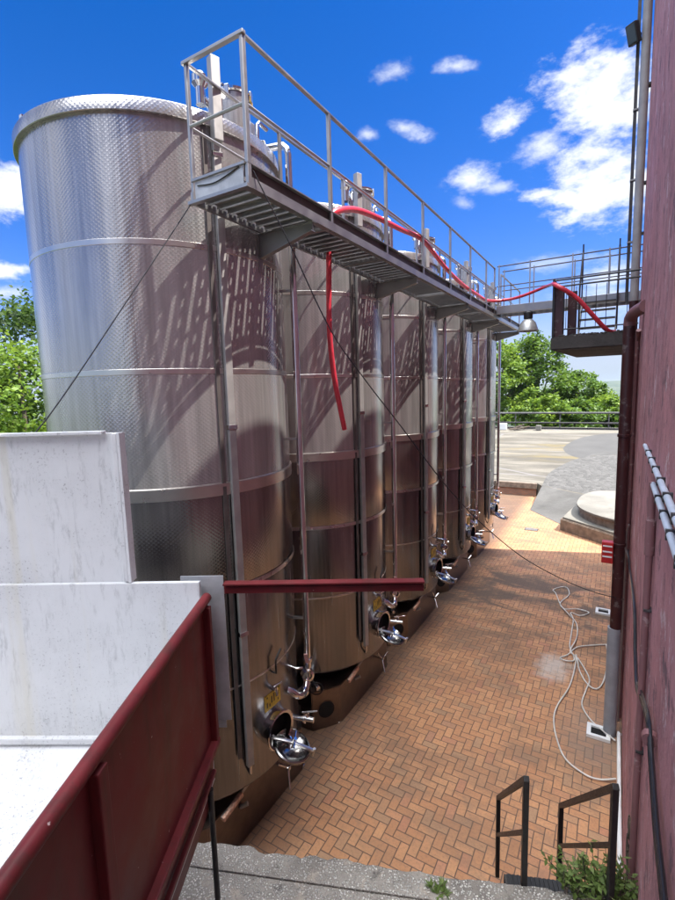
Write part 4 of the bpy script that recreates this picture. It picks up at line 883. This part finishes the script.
for c, g1, k1, g2, k2, st in CL:
    def dot(v):
        x = N('ShaderNodeVectorMath', operation='DOT_PRODUCT'); LK(dirv, x.inputs[0]); x.inputs[1].default_value = v; return x.outputs['Value']
    u = mth('SUBTRACT', dot(g1), k1); v = mth('SUBTRACT', dot(g2), k2)
    rr = mth('MULTIPLY', mth('SQRT', mth('ADD', mth('MULTIPLY', u, u), mth('MULTIPLY', v, v))), .78 if c[0] in (-.036, -.041) else .85)
    a = mth('ADD', mth('SUBTRACT', 1.0, rr), wob)
    mr = N('ShaderNodeMapRange', interpolation_type='SMOOTHSTEP'); LK(a, mr.inputs['Value']); mr.inputs['From Min'].default_value = .0; mr.inputs['From Max'].default_value = .85 if st >= 1 else 1.15; mr.inputs['To Max'].default_value = min(1.0, st)
    m_ = mth('MULTIPLY', mr.outputs[0], mth('GREATER_THAN', dot(c), .5))
    cov = m_ if cov is None else mth('MAXIMUM', cov, m_)
# invented clouds out of view, added as fill light for the shaded alley
sd_ = N('ShaderNodeSeparateXYZ'); LK(dirv, sd_.inputs[0])
ns = N('ShaderNodeTexNoise'); LK(dirv, ns.inputs['Vector']); ns.inputs['Scale'].default_value = 2.6; ns.inputs['Detail'].default_value = 9; ns.inputs['Roughness'].default_value = .6
def sm(v, a_, b_, hi=1.0):
    x = N('ShaderNodeMapRange', interpolation_type='SMOOTHSTEP'); LK(v, x.inputs['Value']); x.inputs['From Min'].default_value = a_; x.inputs['From Max'].default_value = b_; x.inputs['To Max'].default_value = hi
    return x.outputs[0]
rear_fill = mth('MULTIPLY', sm(ns.outputs['Fac'], .44, .64), mth('SUBTRACT', 1.0, sm(sd_.outputs[1], -.2, .12)))
belt = mth('MULTIPLY', sm(mth('ABSOLUTE', mth('ADD', sd_.outputs[0], .03)), .48, .26), mth('MULTIPLY', sm(sd_.outputs[1], .62, .40), sm(sd_.outputs[2], .50, .74)))  # bright strip overhead, invented to light the shaded alley
over = mth('MULTIPLY', sm(ns.outputs['Fac'], .28, .46), belt)
cov = mth('MAXIMUM', cov, mth('MAXIMUM', mth('MULTIPLY', rear_fill, .6), over))
hs_ = N('ShaderNodeHueSaturation'); LK(sky.outputs[0], hs_.inputs['Color']); hs_.inputs['Saturation'].default_value = 1.42; hs_.inputs['Value'].default_value = .64
tint = N('ShaderNodeMix', data_type='RGBA', blend_type='MULTIPLY'); tint.inputs[0].default_value = 1; LK(hs_.outputs[0], tint.inputs[6]); tint.inputs[7].default_value = (.9, .70, 1.0, 1)
hor = N('ShaderNodeMix', data_type='RGBA'); LK(sm(sd_.outputs[2], .20, -.02), hor.inputs[0]); LK(tint.outputs[2], hor.inputs[6]); hor.inputs[7].default_value = (1.75, 2.2, 2.75, 1)
shade = N('ShaderNodeMix', data_type='RGBA'); LK(nz.outputs['Fac'], shade.inputs[0]); shade.inputs[6].default_value = (2.5, 2.75, 3.15, 1); shade.inputs[7].default_value = (4.4, 4.4, 4.4, 1)
mxs = N('ShaderNodeMix', data_type='RGBA'); LK(cov, mxs.inputs[0]); LK(hor.outputs[2], mxs.inputs[6]); brt = N('ShaderNodeMix', data_type='RGBA', blend_type='MULTIPLY'); brt.inputs[0].default_value = 1; LK(shade.outputs[2], brt.inputs[6]); cmb = N('ShaderNodeCombineColor'); fill_gain = mth('ADD', mth('ADD', 1.0, mth('MULTIPLY', rear_fill, .5)), mth('MULTIPLY', belt, 6.0))  # gain that brightens the added fill clouds
for q in range(3): LK(fill_gain, cmb.inputs[q])
LK(cmb.outputs[0], brt.inputs[7]); LK(brt.outputs[2], mxs.inputs[7])
bg = N('ShaderNodeBackground'); LK(mxs.outputs[2], bg.inputs[0]); bg.inputs[1].default_value = .15
wo = N('ShaderNodeOutputWorld'); LK(bg.outputs[0], wo.inputs[0])
sl = bpy.data.lights.new('sun', 'SUN'); sl.energy = 5.0; sl.angle = R(.53); sl.color = (1, .955, .88)
so = bpy.data.objects.new('sun', sl); COL.objects.link(so); so.rotation_euler = (-sv).to_track_quat('-Z', 'Y').to_euler(); so.location = (10, 4, 25)

# ------------------------------------------------------------------ air
t = NT('air'); t.t.nodes.remove(t.b); pvn = t.n('ShaderNodeVolumePrincipled'); pvn.inputs['Color'].default_value = (.80, .88, 1.0, 1); pvn.inputs['Density'].default_value = .00011; t.l(pvn.outputs[0], t.out.inputs['Volume'])
hz = MB().box((0, 0, -10), (6900, 6900, 60)).build('haze', t.m); hz['kind'] = 'stuff'

# ------------------------------------------------------------------ camera
RC = [[0.85963, 0.03851, -0.50946], [0.51014, -0.11961, 0.85174], [-0.02814, -0.99207, -0.12246]]
cm = bpy.data.cameras.new('camera'); co = bpy.data.objects.new('camera', cm); COL.objects.link(co)
co.matrix_world = Matrix([[RC[i][0], -RC[i][1], -RC[i][2], (0, 0, 5.7)[i]] for i in range(3)] + [[0, 0, 0, 1]])
cm.sensor_fit = 'VERTICAL'; cm.sensor_height = 36; cm.lens = 18.8; cm.clip_start = .05; cm.clip_end = 6000
sc.camera = co
for o in bpy.data.objects:
    if '_w' in o: del o['_w']
vs = sc.view_settings; vs.view_transform = 'Standard'; vs.look = 'None'; vs.exposure = 1.14; vs.gamma = 1; vs.use_curve_mapping = False
sc.cycles.max_bounces = 8; sc.cycles.glossy_bounces = 5; sc.cycles.diffuse_bounces = 4
